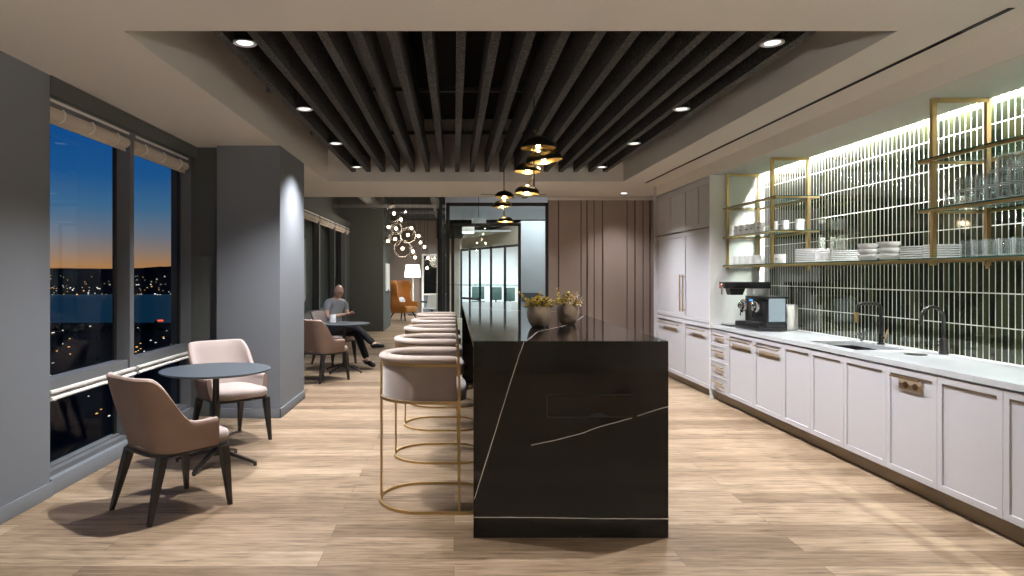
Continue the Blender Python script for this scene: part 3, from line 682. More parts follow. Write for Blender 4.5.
def round_table(label, loc, r, rz):
    t = thing('round_table', label, 'table', loc, rz, group='round bistro tables')
    MB('table').lathe([(.001, .728), (r-.03, .728), (r-.004, .738), (r, .744), (r-.002, .749), (.001, .75)], seg=64).build('table_top', t)
    MB('tbase').cyl((0, 0, .09), (0, 0, .728), .026, seg=20).lathe([(.03, .07), (.034, .12), (.026, .13)], seg=20).build('pedestal', t)
    for k in range(4):
        a = PI/2*k; d = Vector((math.cos(a), math.sin(a), 0)); w = Vector((-d.y, d.x, 0))
        m = MB('tbase'); T = []
        for u, z, hw, hh in ((.015, .11, .016, .016), (.12, .088, .015, .013), (.30, .035, .012, .010), (.34, .018, .011, .010)):
            c = d*u+Vector((0, 0, z)); T.append([c-w*hw-Vector((0, 0, hh)), c+w*hw-Vector((0, 0, hh)), c+w*hw+Vector((0, 0, hh)), c-w*hw+Vector((0, 0, hh))])
        m.rings(T).cyl(d*.33, d*.33+Vector((0, 0, .012)), .014, seg=12).build('foot', t)
    return t
rt = round_table('round dark slate bistro table beside the near window, between two armchairs', (-1.889, 5.42, 0), .42, R(-9))
round_table('round dark slate bistro table with a white mug, in front of the seated man', (-1.70, 10.56, 0), .40, R(-30))
o = dup(mg, (-1.88, 10.60, .7505), R(200), 'white mug with dark print on the far round table in front of the man')
o.scale = (1.2, 1.2, 1.1)
if 'group' in o: del o['group']

# ================================================================ bar stools
def stool(label, loc):
    """front is +X (to the island)"""
    t = thing('bar_stool', label, 'bar stool', loc, 0, 'row of bar stools along the island')
    w = .285
    def plan(off, x1=.015, n=20):
        pts = [(x1, w+off)]+[(x1+(-.20-x1)*k/5, w+off) for k in range(1, 5)]
        pts += [(-.20-(w+off)*math.sin(a)*.96, (w+off)*math.cos(a)) for a in [PI*k/n for k in range(n+1)]]
        pts += [(-.20+(x1+.20)*k/5, -(w+off)) for k in range(1, 6)]
        return pts
    rr = []
    A, B = plan(0), plan(-.045)
    for (x, y), (u, v) in zip(A, B):
        rr.append([Vector((x*1.0, y*.985, .705)), Vector((x, y, .78)), Vector((x, y, .955)), Vector((u, v, .955)), Vector((u, v, .705))])
    MB('velvet').rings(rr).build('backrest', t, smooth=.9)
    # padded roll along the top
    m = MB('velvetl'); T = []
    Cn = plan(-.012)
    for i, (x, y) in enumerate(Cn):
        a = Vector((*Cn[max(0, i-1)], 0)); b = Vector((*Cn[min(len(Cn)-1, i+1)], 0)); d = (b-a).normalized(); nn = Vector((d.y, -d.x, 0))
        f = .80 if i in (0, len(Cn)-1) else 1
        T.append([Vector((x, y, .962))+nn*(.040*f*math.cos(q))+Vector((0, 0, .026*f*math.sin(q))) for q in [2*PI*k/14 for k in range(14)]])
    m.rings(T).build('top_roll', t, smooth=1.2)
    # seams on the outside
    # seat
    S = []
    for sc_, z in ((.93, .69), (.98, .70), (1.0, .73), (.985, .765), (.90, .785), (.5, .793)):
        S.append([Vector(((-.10+(x+.10)*sc_ if True else x), y*sc_, z)) for x, y in [(px_, py_) for px_, py_ in plan(-.052, .03, 16)]+[(.075, -.20), (.085, -.10), (.088, 0), (.085, .10), (.075, .20)]])
    MB('velvet').rings(S).build('seat', t, smooth=.9)
    # brass frame
    b = MB('brass'); BP = plan(.010, .03)
    b.tube([Vector((x, y, .694)) for x, y in BP], 0, sq=(.007, .009)); b.bar((.03, -w-.01, .694), (.03, w+.01, .694), .014)
    b.tube([Vector((x, y, .928)) for x, y in plan(.006, .03)], 0, sq=(.004, .008)); b.build('seat_band', t)
    xb_ = -.20-(w+.010)*.96
    for (x, y) in ((xb_-.003, 0), (.033, w+.016), (.033, -w-.016)):
        MB('brass').bar((x, y, .0), (x, y, .945 if y else .935), .015).build('leg', t, smooth=0)
    RP = [(-.20-(w+.022)*math.sin(a)*.96, (w+.022)*math.cos(a)) for a in [PI*k/28 for k in range(29)]]+[(.033, -w-.022)]
    RP += [(.06+.18*math.sin(a), -(w+.022)*math.cos(a)) for a in [PI*k/14 for k in range(1, 14)]]+[(.033, w+.022)]
    MB('brass').tube([Vector((x, y, .0095)) for x, y in RP], 0, closed=True, sq=(.0085, .0085)).build('floor_ring', t, smooth=0)
    MB('brass').bar((.033, -w-.01, .30), (.033, w+.01, .30), .013).build('footrest', t, smooth=0)
    return t
lb = ['blush bar stool with brass frame nearest the camera', 'blush bar stool, second from the camera', 'blush bar stool in the middle of the row of five', 'blush bar stool, fourth from the camera, next to last', 'blush bar stool farthest from the camera, at the end of the row']
st0 = stool(lb[0], (0, 4.575, 0))
for k in range(1, 5): dup(st0, (0, 4.575+1.132*k, 0), 0, lb[k])

# ================================================================ pots with plants
def pot(label, loc, seed, flowers):
    rnd = random.Random(seed); t = thing('potted_plant', label, 'potted plant', loc)
    MB('pot').lathe([(.001, .0), (.045, .0), (.058, .008), (.076, .045), (.085, .085), (.082, .125), (.074, .150), (.070, .150), (.076, .12), (.06, .10), (.001, .10)], seg=32).build('pot', t, smooth=1.0)
    MB('leafg').lathe([(.001, .139), (.04, .138), (.0745, .134)], seg=20).build('soil', t)
    lf = MB('leafy', 'leafg', 'petal', 'flowerc')
    def leaf(p, d, L, w, k):
        lf.use(k); d = d.normalized(); s = d.cross(Vector((0, 0, 1))).normalized()*w; n = s.cross(d).normalized()*w*.35
        P = [p, p+d*L*.5+s+n, p+d*L, p+d*L*.5-s+n, p+d*L*.5-n*.6]
        V = [lf.bm.verts.new(x) for x in P]
        for f in ((0, 1, 4), (1, 2, 4), (2, 3, 4), (3, 0, 4), (0, 3, 1), (3, 2, 1)):
            lf.bm.faces.new([V[q] for q in f]).material_index = k
    for k in range(170):
        a = rnd.uniform(0, 2*PI); r = rnd.uniform(0, .075); p = Vector((r*math.cos(a), r*math.sin(a), .135+rnd.uniform(0, .070)*(1.1-r/.09)))
        d = Vector((math.cos(a), math.sin(a), rnd.uniform(-.1, 1.2)))
        leaf(p, d, rnd.uniform(.022, .040), rnd.uniform(.008, .012), rnd.choice((0, 0, 0, 1)))
    def sprig(base, tip, n=16):
        for k in range(n):
            c = Vector(base).lerp(Vector(tip), k/n); a = k*2.4
            leaf(c, Vector((math.cos(a), math.sin(a), .6)), .022*(1.15-.5*k/n), .009, 0)
        lf.use(0)
    if flowers:
        sprig((-.05, 0, .13), (-.068, 0, .245)); sprig((-.03, .02, .13), (-.10, .02, .17), 8)
        for (x, y, z) in ((.01, -.03, .19), (.045, -.02, .20), (.03, -.05, .165), (.075, -.01, .17), (.06, -.05, .155), (-.005, -.05, .165)):
            lf.use(3).ball((x, y, z), .008, seg=8)
            for q in range(6):
                a = q*PI/3; d = Vector((math.cos(a), -.35, math.sin(a)*.8)); leaf(Vector((x, y, z)), d, .030, .011, 2)
    else:
        sprig((-.05, 0, .15), (-.125, -.01, .225)); sprig((0, -.04, .14), (.02, -.05, .195), 8); sprig((.04, 0, .14), (.085, 0, .185), 8)
    for v in lf.bm.verts: v.co = Vector((v.co.x*1.18, v.co.y*1.18, .13+(v.co.z-.13)*1.3))
    lf.build('foliage', t, smooth=0)
    return t
pot('bronze pot of yellow foliage with one long sprig, left of the pair on the island', (.612, 4.94, IZ+.0008), 3, False)
pot('bronze pot with cream and yellow flowers, right of the pair on the island', (.868, 5.21, IZ+.0008), 5, True)

# ================================================================ pendants
def pendant(label, y, rz, domes, top=3.74):
    t = thing('cluster_pendant', label, 'pendant lamp', (.666, y, 0), rz, 'domed cluster pendants over the island')
    MB('black').cyl((0, 0, domes[-1][2]+.02), (0, 0, top), .006, seg=10).build('stem', t)
    for (dx, dy, z, r, tilt) in domes:
        Mx = Matrix.Translation((dx, dy, z)) @ Matrix.Rotation(tilt, 4, 'Y')
        prof = [(r, -.012)]+[(r*math.cos(a), -.008+r*.64*math.sin(a)) for a in [R(9*k) for k in range(0, 10)]]+[(.006, r*.64)]
        d = MB('domeb').lathe([(max(p[0], .001), p[1]) for p in prof]+[(.001, r*.62)]+[(max(.001, (r-.004)*math.cos(a)), -.010+(r*.64-.006)*math.sin(a)) for a in [R(90-9*k) for k in range(0, 11)]], seg=32, Mx=Mx, closed=False).build('dome', t, smooth=.8)
        g = MB('gold').lathe([(max(.001, (r-.005)*math.cos(a)), -.011+(r*.64-.008)*math.sin(a)) for a in [R(9*k) for k in range(0, 10)]]+[(.001, r*.64-.008)], seg=32, Mx=Mx).build('gold_lining', d, smooth=.8)
        MB('lensw').ball((0, 0, 0), .020, seg=12, Mx=Mx @ Matrix.Translation((0, 0, .005))).build('bulb', d)
        MB('gold').cyl((0, 0, r*.64-.01), (-dx*.9, -dy*.9, r*.64+.05), .006, seg=8, Mx=Matrix.Translation((dx, dy, z))).build('arm', d)
        l = bpy.data.lights.new('pendant_glow', 'POINT'); l.energy = 2.6; l.color = (1, .80, .52); l.shadow_soft_size = .02
        lo = bpy.data.objects.new('pendant_glow', l); C.objects.link(lo); lo.parent = t; lo.location = (dx, dy, z-.035)
    return t
dm = [(.03, -.05, 2.555, .148, R(0)), (.085, .03, 2.455, .158, R(-8)), (-.045, .06, 2.375, .115, R(3)), (-.06, -.02, 2.185, .102, R(4))]
pendant('cluster of black and gold dome pendants nearest the camera, above the pots', 5.69, 0, dm)
pendant('small looking dome pendant cluster farther away, in front of the glass front', 9.1, R(20), [(.0, -.02, 2.54, .128, R(4)), (-.02, .02, 2.415, .135, R(-3)), (.02, .0, 2.215, .105, R(0))])

# ================================================================ the man
def skin(name, joints, bones, mats_, parent, sub=2, extra=None):
    """joints: name -> (pos, radius or (rx, ry)); bones: pairs"""
    bm = bmesh.new(); lay = bm.verts.layers.skin.verify(); V = {}
    for k, (p, r) in joints.items():
        v = bm.verts.new(p); v[lay].radius = r if isinstance(r, tuple) else (r, r); V[k] = v
    first = True
    for a, b in bones: bm.edges.new((V[a], V[b]))
    V[next(iter(joints))][lay].use_root = True
    me = bpy.data.meshes.new(name); bm.to_mesh(me); bm.free()
    o = bpy.data.objects.new(name+'_tmp', me); C.objects.link(o)
    s = o.modifiers.new('Skin', 'SKIN'); s.use_smooth_shade = True
    u = o.modifiers.new('Sub', 'SUBSURF'); u.levels = sub; u.render_levels = sub
    dg = bpy.context.evaluated_depsgraph_get(); dg.update()
    me2 = bpy.data.meshes.new_from_object(o.evaluated_get(dg)); bpy.data.objects.remove(o, do_unlink=True)
    if extra:
        b = bmesh.new(); b.from_mesh(me2); mb = MB(*mats_); mb.bm.free(); mb.bm = b; extra(mb); b.to_mesh(me2); b.free()
    me2.materials.clear()
    for k in mats_: me2.materials.append(M[k])
    me2.shade_smooth(); me2.name = name
    q = bpy.data.objects.new(name, me2); C.objects.link(q); q.parent = parent; return q
mt = thing('person', 'bald person with glasses in grey polo shirt, seated cross-legged, looking at a phone', 'person', (-2.01, 11.42, 0), face(.80, -.60))
J = {}
J['pel'] = ((0, 0, .58), (.13, .10)); J['waist'] = ((0, .01, .74), (.135, .10)); J['chest'] = ((0, .03, .93), (.155, .105)); J['clav'] = ((0, .045, 1.045), (.11, .075)); J['neck'] = ((0, .06, 1.10), .052); J['skull'] = ((0, .085, 1.165), .05)
for s, n in ((1, 'r'), (-1, 'l')):
    J['sh'+n] = ((s*.18, .035, 1.03), .055)
    J['hip'+n] = ((s*.095, .04, .555), .085)
J['elr'] = ((.235, .10, .80), .040); J['wrr'] = ((.075, .33, .845), .025); J['pmr'] = ((.045, .385, .862), (.030, .018))
J['ell'] = ((-.235, .10, .80), .040); J['wrl'] = ((-.065, .33, .845), .025); J['pml'] = ((-.035, .385, .862), (.030, .018))
J['knl'] = ((-.07, .47, .545), .058); J['anl'] = ((-.03, .74, .13), .036); J['tol'] = ((-.02, .87, .05), .03)
J['knr'] = ((.02, .50, .665), .060); J['anr'] = ((-.13, .80, .375), .036); J['tor'] = ((-.17, .93, .36), .03)
Bn = [('pel', 'waist'), ('waist', 'chest'), ('chest', 'clav'), ('clav', 'neck'), ('neck', 'skull')]
for n in 'rl': Bn += [('clav', 'sh'+n), ('sh'+n, 'el'+n), ('el'+n, 'wr'+n), ('wr'+n, 'pm'+n), ('pel', 'hip'+n), ('hip'+n, 'kn'+n), ('kn'+n, 'an'+n), ('an'+n, 'to'+n)]
for s, n in ((1, 'r'), (-1, 'l')):
    px_, py_, pz_ = J['pm'+n][0]
    for f in range(4):
        a = (px_+s*(.020-.013*f), py_+.028, pz_+.004+.004*(f-1.5)); b = (a[0]-s*.012, a[1]+.026+.004*(f in (1, 2)), a[2]+.012); c = (b[0]-s*.022, b[1]+.004, b[2]+.016)
        J['f%s%da' % (n, f)] = (a, .0085); J['f%s%db' % (n, f)] = (b, .0075); J['f%s%dc' % (n, f)] = (c, .0065)
        Bn += [('pm'+n, 'f%s%da' % (n, f)), ('f%s%da' % (n, f), 'f%s%db' % (n, f)), ('f%s%db' % (n, f), 'f%s%dc' % (n, f))]
    J['th'+n] = ((px_-s*.030, py_-.005, pz_+.016), .0095); J['ti'+n] = ((px_-s*.038, py_+.028, pz_+.030), .008); Bn += [('wr'+n, 'th'+n), ('th'+n, 'ti'+n)]
HC = Vector((0, .12, 1.215))
HM = Matrix.Translation(HC) @ Matrix.Rotation(R(-22), 4, 'Z') @ Matrix.Rotation(R(-22), 4, 'X')
def head(mb):
    r = bmesh.ops.create_uvsphere(mb.bm, u_segments=32, v_segments=24, radius=1)
    for v in r['verts']:
        x, y, z = v.co
        w = .076*(1-.20*max(0, -z)**1.5); d = .094; h = .110
        X, Y, Z = x*w, y*d-.004, z*h
        if z < -.3 and y > 0: Y += .010*(-z-.3)                     # chin
        if y > .5: Y -= .006*max(0, 1-abs(z-.15)/.2)*(abs(x) > .2)    # eye sockets
        v.co = HM @ Vector((X, Y, Z))
    mb.m = 0
    mb.rings([[HM @ Vector((w*cx_, y, z)) for cx_ in (-1, 0, 1)]+[HM @ Vector((0, y-.03, z))] for w, y, z in ((.006, .090, .018), (.010, .104, -.012), (.017, .112, -.030), (.012, .094, -.040))])
    for s in (-1, 1):
        mb.ball((0, 0, 0), .018, .4, .8, 1.5, 12, Mx=HM @ Matrix.Translation((s*.077, -.008, -.005)))
        mb.ball((0, 0, 0), .016, 1, .5, .5, 10, Mx=HM @ Matrix.Translation((s*.030, .086, .028)))
    mb.ball((0, 0, 0), .024, 1, .35, .26, 12, Mx=HM @ Matrix.Translation((0, .086, -.066)))
    for f in mb.bm.faces: f.material_index = 0
body = skin('body', J, Bn, ['skin'], mt, 2, head)
SJ = {k: J[k] for k in ('pel', 'waist', 'chest', 'clav', 'shr', 'shl')}
SJ = {k: (p, tuple(q*1.10 for q in (r if isinstance(r, tuple) else (r, r)))) for k, (p, r) in SJ.items()}
SJ['pel'] = ((0, 0, .60), (.155, .125)); SJ['shr'] = (J['shr'][0], .068); SJ['shl'] = (J['shl'][0], .068)
for n, s in (('r', 1), ('l', -1)): SJ['sl'+n] = (tuple(Vector(J['sh'+n][0]).lerp(Vector(J['el'+n][0]), .62)), .058)
SJ['col'] = ((0, .055, 1.085), .062)
skin('polo_shirt', SJ, [('pel', 'waist'), ('waist', 'chest'), ('chest', 'clav'), ('clav', 'shr'), ('clav', 'shl'), ('shr', 'slr'), ('shl', 'sll'), ('clav', 'col')], ['shirt'], mt)
TJ = {'pel': ((0, -.01, .575), (.15, .12))}
for n in 'rl':
    TJ['hip'+n] = (J['hip'+n][0], .100); TJ['kn'+n] = (J['kn'+n][0], .072); TJ['an'+n] = (tuple(Vector(J['kn'+n][0]).lerp(Vector(J['an'+n][0]), 1.0)), .056)
skin('trousers', TJ, [('pel', 'hipr'), ('pel', 'hipl'), ('hipr', 'knr'), ('hipl', 'knl'), ('knr', 'anr'), ('knl', 'anl')], ['trousers'], mt)
for n in 'rl':
    a = Vector(J['an'+n][0]); b = Vector(J['to'+n][0]); d = (b-a); heel = a-Vector((d.x, d.y, 0)).normalized()*.035+Vector((0, 0, -.055 if n == 'l' else -.05))
    KJ = {'a': (tuple(a+Vector((0, 0, .0))), .052), 'h': (tuple(heel), .042), 'm': (tuple(a.lerp(b, .55)+Vector((0, 0, -.015))), (.052, .045)), 't': (tuple(b+Vector((0, .05, -.006))), (.046, .032))}
    skin('shoe', KJ, [('a', 'h'), ('a', 'm'), ('m', 't')], ['shoe'], mt)
g = MB('gun')
for s in (-1, 1):
    g.tube([HM @ Vector((s*.031+.024*math.cos(a), .101, .020+.017*math.sin(a))) for a in [2*PI*k/16 for k in range(16)]], .0022, 6, closed=True)
    g.tube([HM @ Vector((s*.055, .100, .024)), HM @ Vector((s*.076, .07, .022)), HM @ Vector((s*.080, .0, .012))], .002, 6)
g.tube([HM @ Vector((-.008, .102, .022)), HM @ Vector((.008, .102, .022))], .002, 6); g.build('spectacles', mt)
ph = thing('phone', 'dark mobile phone held in both hands of the seated man', 'phone', (-2.01, 11.42, 0), face(.80, -.60))
Mx = Matrix.Translation((.004, .405, .895)) @ Matrix.Rotation(R(-50), 4, 'X')
MB('plastic').box((-.036, -.004, -.075), (.036, .004, .075), .003, Mx=Mx).build('case', ph)
MB('screen').box((-.032, -.0055, -.068), (.032, -.0045, .068), Mx=Mx).build('screen', ph, smooth=0)

# ================================================================ far wall: panels and glass front
PX0, PX1 = 1.655, 3.62; PY = 11.97
m = MB('brownwall', 'groove')
gx = [548, 558.5, 581, 587, 594, 602.5, 627, 635, 643, 650, 657]
gw = [(x-VX)*PY/F for x in gx]
for a, b in zip(gw, gw[1:]):
    k = gw.index(a); m.use(0); m.box((a+.010, PY-(.0, .018)[k % 2], 0), (b-.010, PY+.05, 2.80))
m.use(1).box((gw[0], PY+.012, 0), (gw[-1], PY+.06, 2.80))
struct('wall_panelled', m, smooth=0)
struct('wall_panelled_top', MB('ceil').box((PX0, PY-.04, 2.80), (3.9, PY+.06, CZ+.4)), smooth=0)
struct('wall_far_end', MB('beige').box((3.57, PY-.01, 0), (3.9, PY+.06, 2.80)), smooth=0)
GY = 12.0
t = thing('glass_partition', 'black framed glass front with a door at the far end, left of the brown panels', 'glass partition', (0, 0, 0))
m = MB('black')
m.box((-.12, GY-.03, 2.70), (PX0, GY+.03, 2.76)).box((-.14, GY-.03, 0), (-.075, GY+.03, 2.76)).box((PX0-.05, GY-.03, 0), (PX0-.001, GY+.03, 2.76))
m.box((-.26, GY-.02, 0), (-.20, GY+.04, 2.85)).build('frame', t, smooth=0)
m = MB('black').box((-.05, GY-.02, 0), (.005, GY+.02, 2.40)).box((1.125, GY-.02, 0), (1.175, GY+.02, 2.40)).box((.005, GY-.02, 2.35), (1.125, GY+.02, 2.40)); m.build('door_frame', t, smooth=0)
MB('office').box((.012, GY-.005, .02), (1.12, GY+.005, 2.345)).build('door', t, smooth=0)
MB('office').box((1.18, GY-.004, 0), (PX0-.055, GY+.004, 2.695)).build('side_pane', t, smooth=0)
MB('office').box((-.07, GY-.004, 2.405), (1.175, GY+.004, 2.695)).build('top_pane', t, smooth=0)
m = MB('black')
for y in (14.0, 16.5, 19.5, 23.0): m.box((-.34, y, 0), (-.28, y+.06, 3.2))
m.box((-.33, GY+.04, 0), (-.29, 23.0, .08)).box((-.33, GY+.04, 2.85), (-.29, 23.0, 2.95)); f = tag(m.build('partition_frame', smooth=0), 'black posts of the glass wall running back between lounge and corridor', 'glass partition')
MB('office').box((-.314, GY+.06, .08), (-.306, 23, 2.85)).build('pane', f, smooth=0)
# corridor behind
struct('wall_corridor', MB('white').box((1.32, 13.5, 0), (4.2, 13.6, 2.56)), smooth=0)
struct('wall_corridor_upper', MB('white').box((-.2, 15.5, 2.75), (4.2, 15.6, 3.6)), smooth=0)
struct('ceiling_lounge', MB('plenum').box((-3.1, 11.87, 3.6), (4.4, 32, 3.7)).box((-3.1, 11.80, CZ+.12), (4.3, 11.87, 3.6)), smooth=0)
struct('wall_right_rear', MB('beige').box((4.2, 11.95, 0), (4.3, 32, 3.6)), smooth=0)
tag(MB('bluegrey').box((1.34, 13.42, .92), (1.72, 13.5, 1.14), .01).build('wall_box', smooth=0), 'grey flat box on the white wall behind the glass front', 'wall box')
# angled glazed offices
p0 = Vector((.25, 23.7)); p1 = Vector((1.90, 19.4)); pd = (p1-p0)
t = thing('office_glazing', 'black framed glazed office front, brightly lit, seen through the far glass door', 'glass partition')
mm = MB('black'); us = [0, .17, .36, .55, .77, 1.0]; w2 = .035
for u in us:
    c = p0+pd*u; mm.box((c.x-w2, c.y-w2, 0), (c.x+w2, c.y+w2, 2.38))
for z in (.0, .66, 2.31):
    b = p0+pd*(1 if z != .66 else .36); mm.bar((p0.x, p0.y, z+.03), (b.x, b.y, z+.03), .05, .07)
mm.build('frame', t, smooth=0)
for a, b in zip(us, us[1:]):
    q0 = p0+pd*a; q1 = p0+pd*b
    MB('office').bar((q0.x, q0.y, 1.17), (q1.x, q1.y, 1.17), 2.2, .01).build('pane', t, smooth=0)
struct('wall_office_back', MB('white').box((-.2, 27, 0), (4.2, 27.1, 2.9)), smooth=0)
m = MB('beige').poly([(p0.x, p0.y, 2.39), (p1.x, p1.y, 2.39), (p1.x, p1.y, 3.0), (p0.x, p0.y, 2.75)], (.05, .05, 0)); struct('wall_bulkhead', m, smooth=0)
struct('wall_corridor_left', MB('beige').box((-.28, 23.65, 0), (.20, 23.75, 2.75)), smooth=0)
struct('ceiling_office', MB('white').box((.3, 20, 2.75), (4.2, 27, 2.8)), smooth=0)
for k, (x, y) in enumerate(((1.3, 24.6), (2.5, 22.6))): area('office_light', (x, y, 2.72), (0, 0, 0), 1.6, 1.2, 220, (.88, .97, 1))
for k, (x, y, wd) in enumerate(((.9, 25.2, .5), (1.6, 24.4, .5), (2.1, 23.3, .5))):
    t = thing('office_chair', ('dark green', 'dark green', 'dark green')[k]+' office chair behind the far office glazing, '+('leftmost', 'middle', 'rightmost')[k], 'chair', (x, y, 0), .4*k, 'office chairs behind the glazing')
    MB('teal').box((-.25, -.25, .44), (.25, .22, .52), .03).build('seat', t); MB('teal').box((-.23, .2, .58), (.23, .26, 1.05), .03).build('backrest', t)
    q_ = MB('black').cyl((0, 0, .08), (0, 0, .44), .03).bar((0, .24, .46), (0, .24, .62), .04)
    for a in range(5): q_.bar((0, 0, .08), (.28*math.cos(a*1.2566), .28*math.sin(a*1.2566), .03), .035)
    q_.build('base', t)
area('corridor_wash', (2.2, 12.75, 2.95), (R(35), 0, 0), 2.4, .3, 34, (.92, .96, 1))
area('corridor_glow', (1.2, 17.5, 3.3), (0, 0, 0), 2.0, 2.5, 150, (1, .98, .96))
# ceiling services seen through the glass
for k, y in enumerate((12.9, 14.3, 16.8, 19.0)):
    tag(MB('duct').box((-3.0, y, 3.15+.05*(k % 2)), (4.1, y+.09, 3.22+.05*(k % 2))).build('cable_tray', smooth=0), 'dark cable tray under the black lounge ceiling, '+ORD[k]+' from the camera', 'cable tray', 'cable trays')
for k, (x, y) in enumerate(((-2.1, 15), (-.45, 18.6), (1.6, 15.0))):
    tag(MB('duct').cyl((x, y-2, 3.35), (x, y+3, 3.35), .13, seg=20).build('round_duct'), 'round dark duct under the lounge ceiling, '+('above the globe lamps', 'above the orange chair', 'behind the glass front')[k], 'duct')
for k, (x, y, z) in enumerate(((.55, 15.2, 2.62), (.35, 17, 2.55))):
    t = thing('linear_lamp', ('short white box lamp hanging behind the glass door, nearer one', 'short white box lamp hanging behind the glass door, farther one')[k], 'pendant lamp', (x, y, z))
    MB('rail').box((-.15, -.3, 0), (.15, .3, .12)).build('housing', t, smooth=0); MB('panel_light').box((-.14, -.29, -.01), (.14, .29, 0)).build('diffuser', t, smooth=0); MB('black').cyl((0, 0, .12), (0, 0, 3.595-z), .006).build('cable', t)

# ================================================================ lounge
struct('wall_lounge', MB('lounge').box((-3.1, 26.5, 0), (-1.22, 26.6, 3.6)).box((-1.22, 26.5, 2.25), (-.28, 26.6, 3.6)), smooth=0)
struct('wall_lounge_left', MB('lounge').box((-3.1, 20, 0), (-2.62, 26.5, 3.6)), smooth=0)
m = MB('rail').box((-1.25, 26.42, 0), (-1.17, 26.5, 2.30)).box((-1.17, 26.42, 2.22), (-.28, 26.5, 2.30)).box((-.66, 26.43, .75), (-.62, 26.49, 2.22)).box((-1.17, 26.42, .70), (-.28, 26.5, .76)); f = struct('window_20', m, smooth=0)
MB('bluegrey').box((-1.17, 26.46, 0), (-.28, 26.5, .70)).build('lower_panel', f, smooth=0); MB('office').box((-1.17, 26.46, .76), (-.28, 26.47, 2.22)).build('pane', f, smooth=0)
struct('wall_lounge_rear', MB('wall2').box((-3, 30, 0), (4.2, 30.1, 3.6)), smooth=0)
t = thing('column_light_panel', 'slim pale wall panel with a dark keypad on the side of the far dark column', 'wall panel', (-1.86, 19.0, 0))
MB('trim_white').box((0.001, -.45, 1.05), (.03, .45, 1.80)).build('plate', t, smooth=0); MB('black').box((.03, -.12, .98), (.045, .0, 1.10)).build('keypad', t, smooth=0)
def wing(label, loc, rz):
    t = thing('wingback_chair', label, 'armchair', loc, rz)          # front +Y
    P = [(.36-.10*(k/8)**2*0, .30-.38*k/8) for k in range(9)]+[(.36*math.cos(a)**.8 if math.cos(a) > 0 else 0, -.08-.30*math.sin(a)) for a in [PI/2*k/12 for k in range(1, 13)]]
    P = P+[(-x, y) for x, y in P[:-1][::-1]]
    rr = []
    for i, (x, y) in enumerate(P):
        yy = y; wingt = 1-sm(-.02, .12, yy)
        T = .60+.68*wingt
        O, I = [], []
        for j in range(10):
            u = j/9; z = .26+(T-.26)*u
            pinch = 1-.10*math.sin(PI*min(1, max(0, (z-.45)/.55)))
            fl = 1+.10*sm(.8, 1.25, z)
            base = .78+.22*sm(.2, .55, z)
            dy = -.10*sm(.4, 1.3, z)+(.12*sm(.75, 1.2, z)*sm(-.20, .0, y))
            for L_, s_ in ((O, 1), (I, .86)): L_.append(Vector((x*s_*base*fl*pinch, y*s_*base+dy+(0.0 if s_ == 1 else .01), z)))
        rr.append(O+[(O[-1]+I[-1])/2+Vector((0, 0, .02))]+I[::-1])
    MB('orange').rings(rr).build('shell', t, smooth=1.0)
    MB('orange').box((-.27, -.24, .28), (.27, .31, .46), .05).build('seat_cushion', t)
    MB('white').ball((.0, -.06, .62), .17, 1, .45, .85).build('lumbar_cushion', t)
    for sx in (-1, 1):
        for sy in (-1, 1): MB('leg').cyl((sx*.20, sy*.17, .28), (sx*.30, sy*.27, 0), .024, .012, 10).build('leg', t)
    return t
wc = wing('orange leather wingback armchair with a white cushion in the lounge', (-1.66, 22.3, 0), face(.86, -.50))
wc.scale = (1.15, 1.2, 1.0)
t = thing('floor_lamp', 'lamp with a square white shade behind the orange wingback chair', 'lamp', (-1.52, 25.2, 0))
MB('shade').rings([[Vector((x*w_, y*w_, z)) for x, y in ((-1, -1), (1, -1), (1, 1), (-1, 1))] for w_, z in ((.29, 1.40), (.24, 1.86))]).build('lamp_shade', t, smooth=0)
MB('rail').cyl((0, 0, .03), (0, 0, 1.395), .03).build('pole', t); MB('black').cyl((0, 0, 0), (0, 0, .03), .18).build('base', t)
l = bpy.data.lights.new('lamp_glow', 'POINT'); l.energy = 40; l.color = (1, .85, .68); l.shadow_soft_size = .1; lo = bpy.data.objects.new('lamp_glow', l); C.objects.link(lo); lo.location = (-1.52, 24.8, 1.6)
# small lounge table and chair
t = thing('coffee_table', 'small dark lounge table right of the orange chair', 'table', (-.74, 23.1, 0))
MB('plastic').cyl((0, 0, .56), (0, 0, .60), .38, seg=28).build('table_top', t); MB('leg').cyl((0, 0, .04), (0, 0, .56), .05).cyl((0, 0, 0), (0, 0, .03), .22).build('base', t)
t = thing('shell_chair', 'white shell chair in the lounge right of the small dark table', 'chair', (-.72, 21.3, 0), R(60))
MB('porcelain').rings([[Vector((x*.24, -.20-.10*v+.38*(x*x)*.6, .46+.42*v)) for x in (-1, -.5, 0, .5, 1)]+[Vector((x*.24, -.23-.10*v+.38*(x*x)*.6, .46+.42*v)) for x in (1, .5, 0, -.5, -1)] for v in (0, .33, .66, 1)]).build('backrest', t); MB('porcelain').box((-.23, -.2, .43), (.23, .22, .46), .012).build('seat', t)
for sx in (-1, 1):
    for sy in (-1, 1): MB('leg').cyl((sx*.17, sy*.16, .43), (sx*.22, sy*.22, 0), .012).build('leg', t)
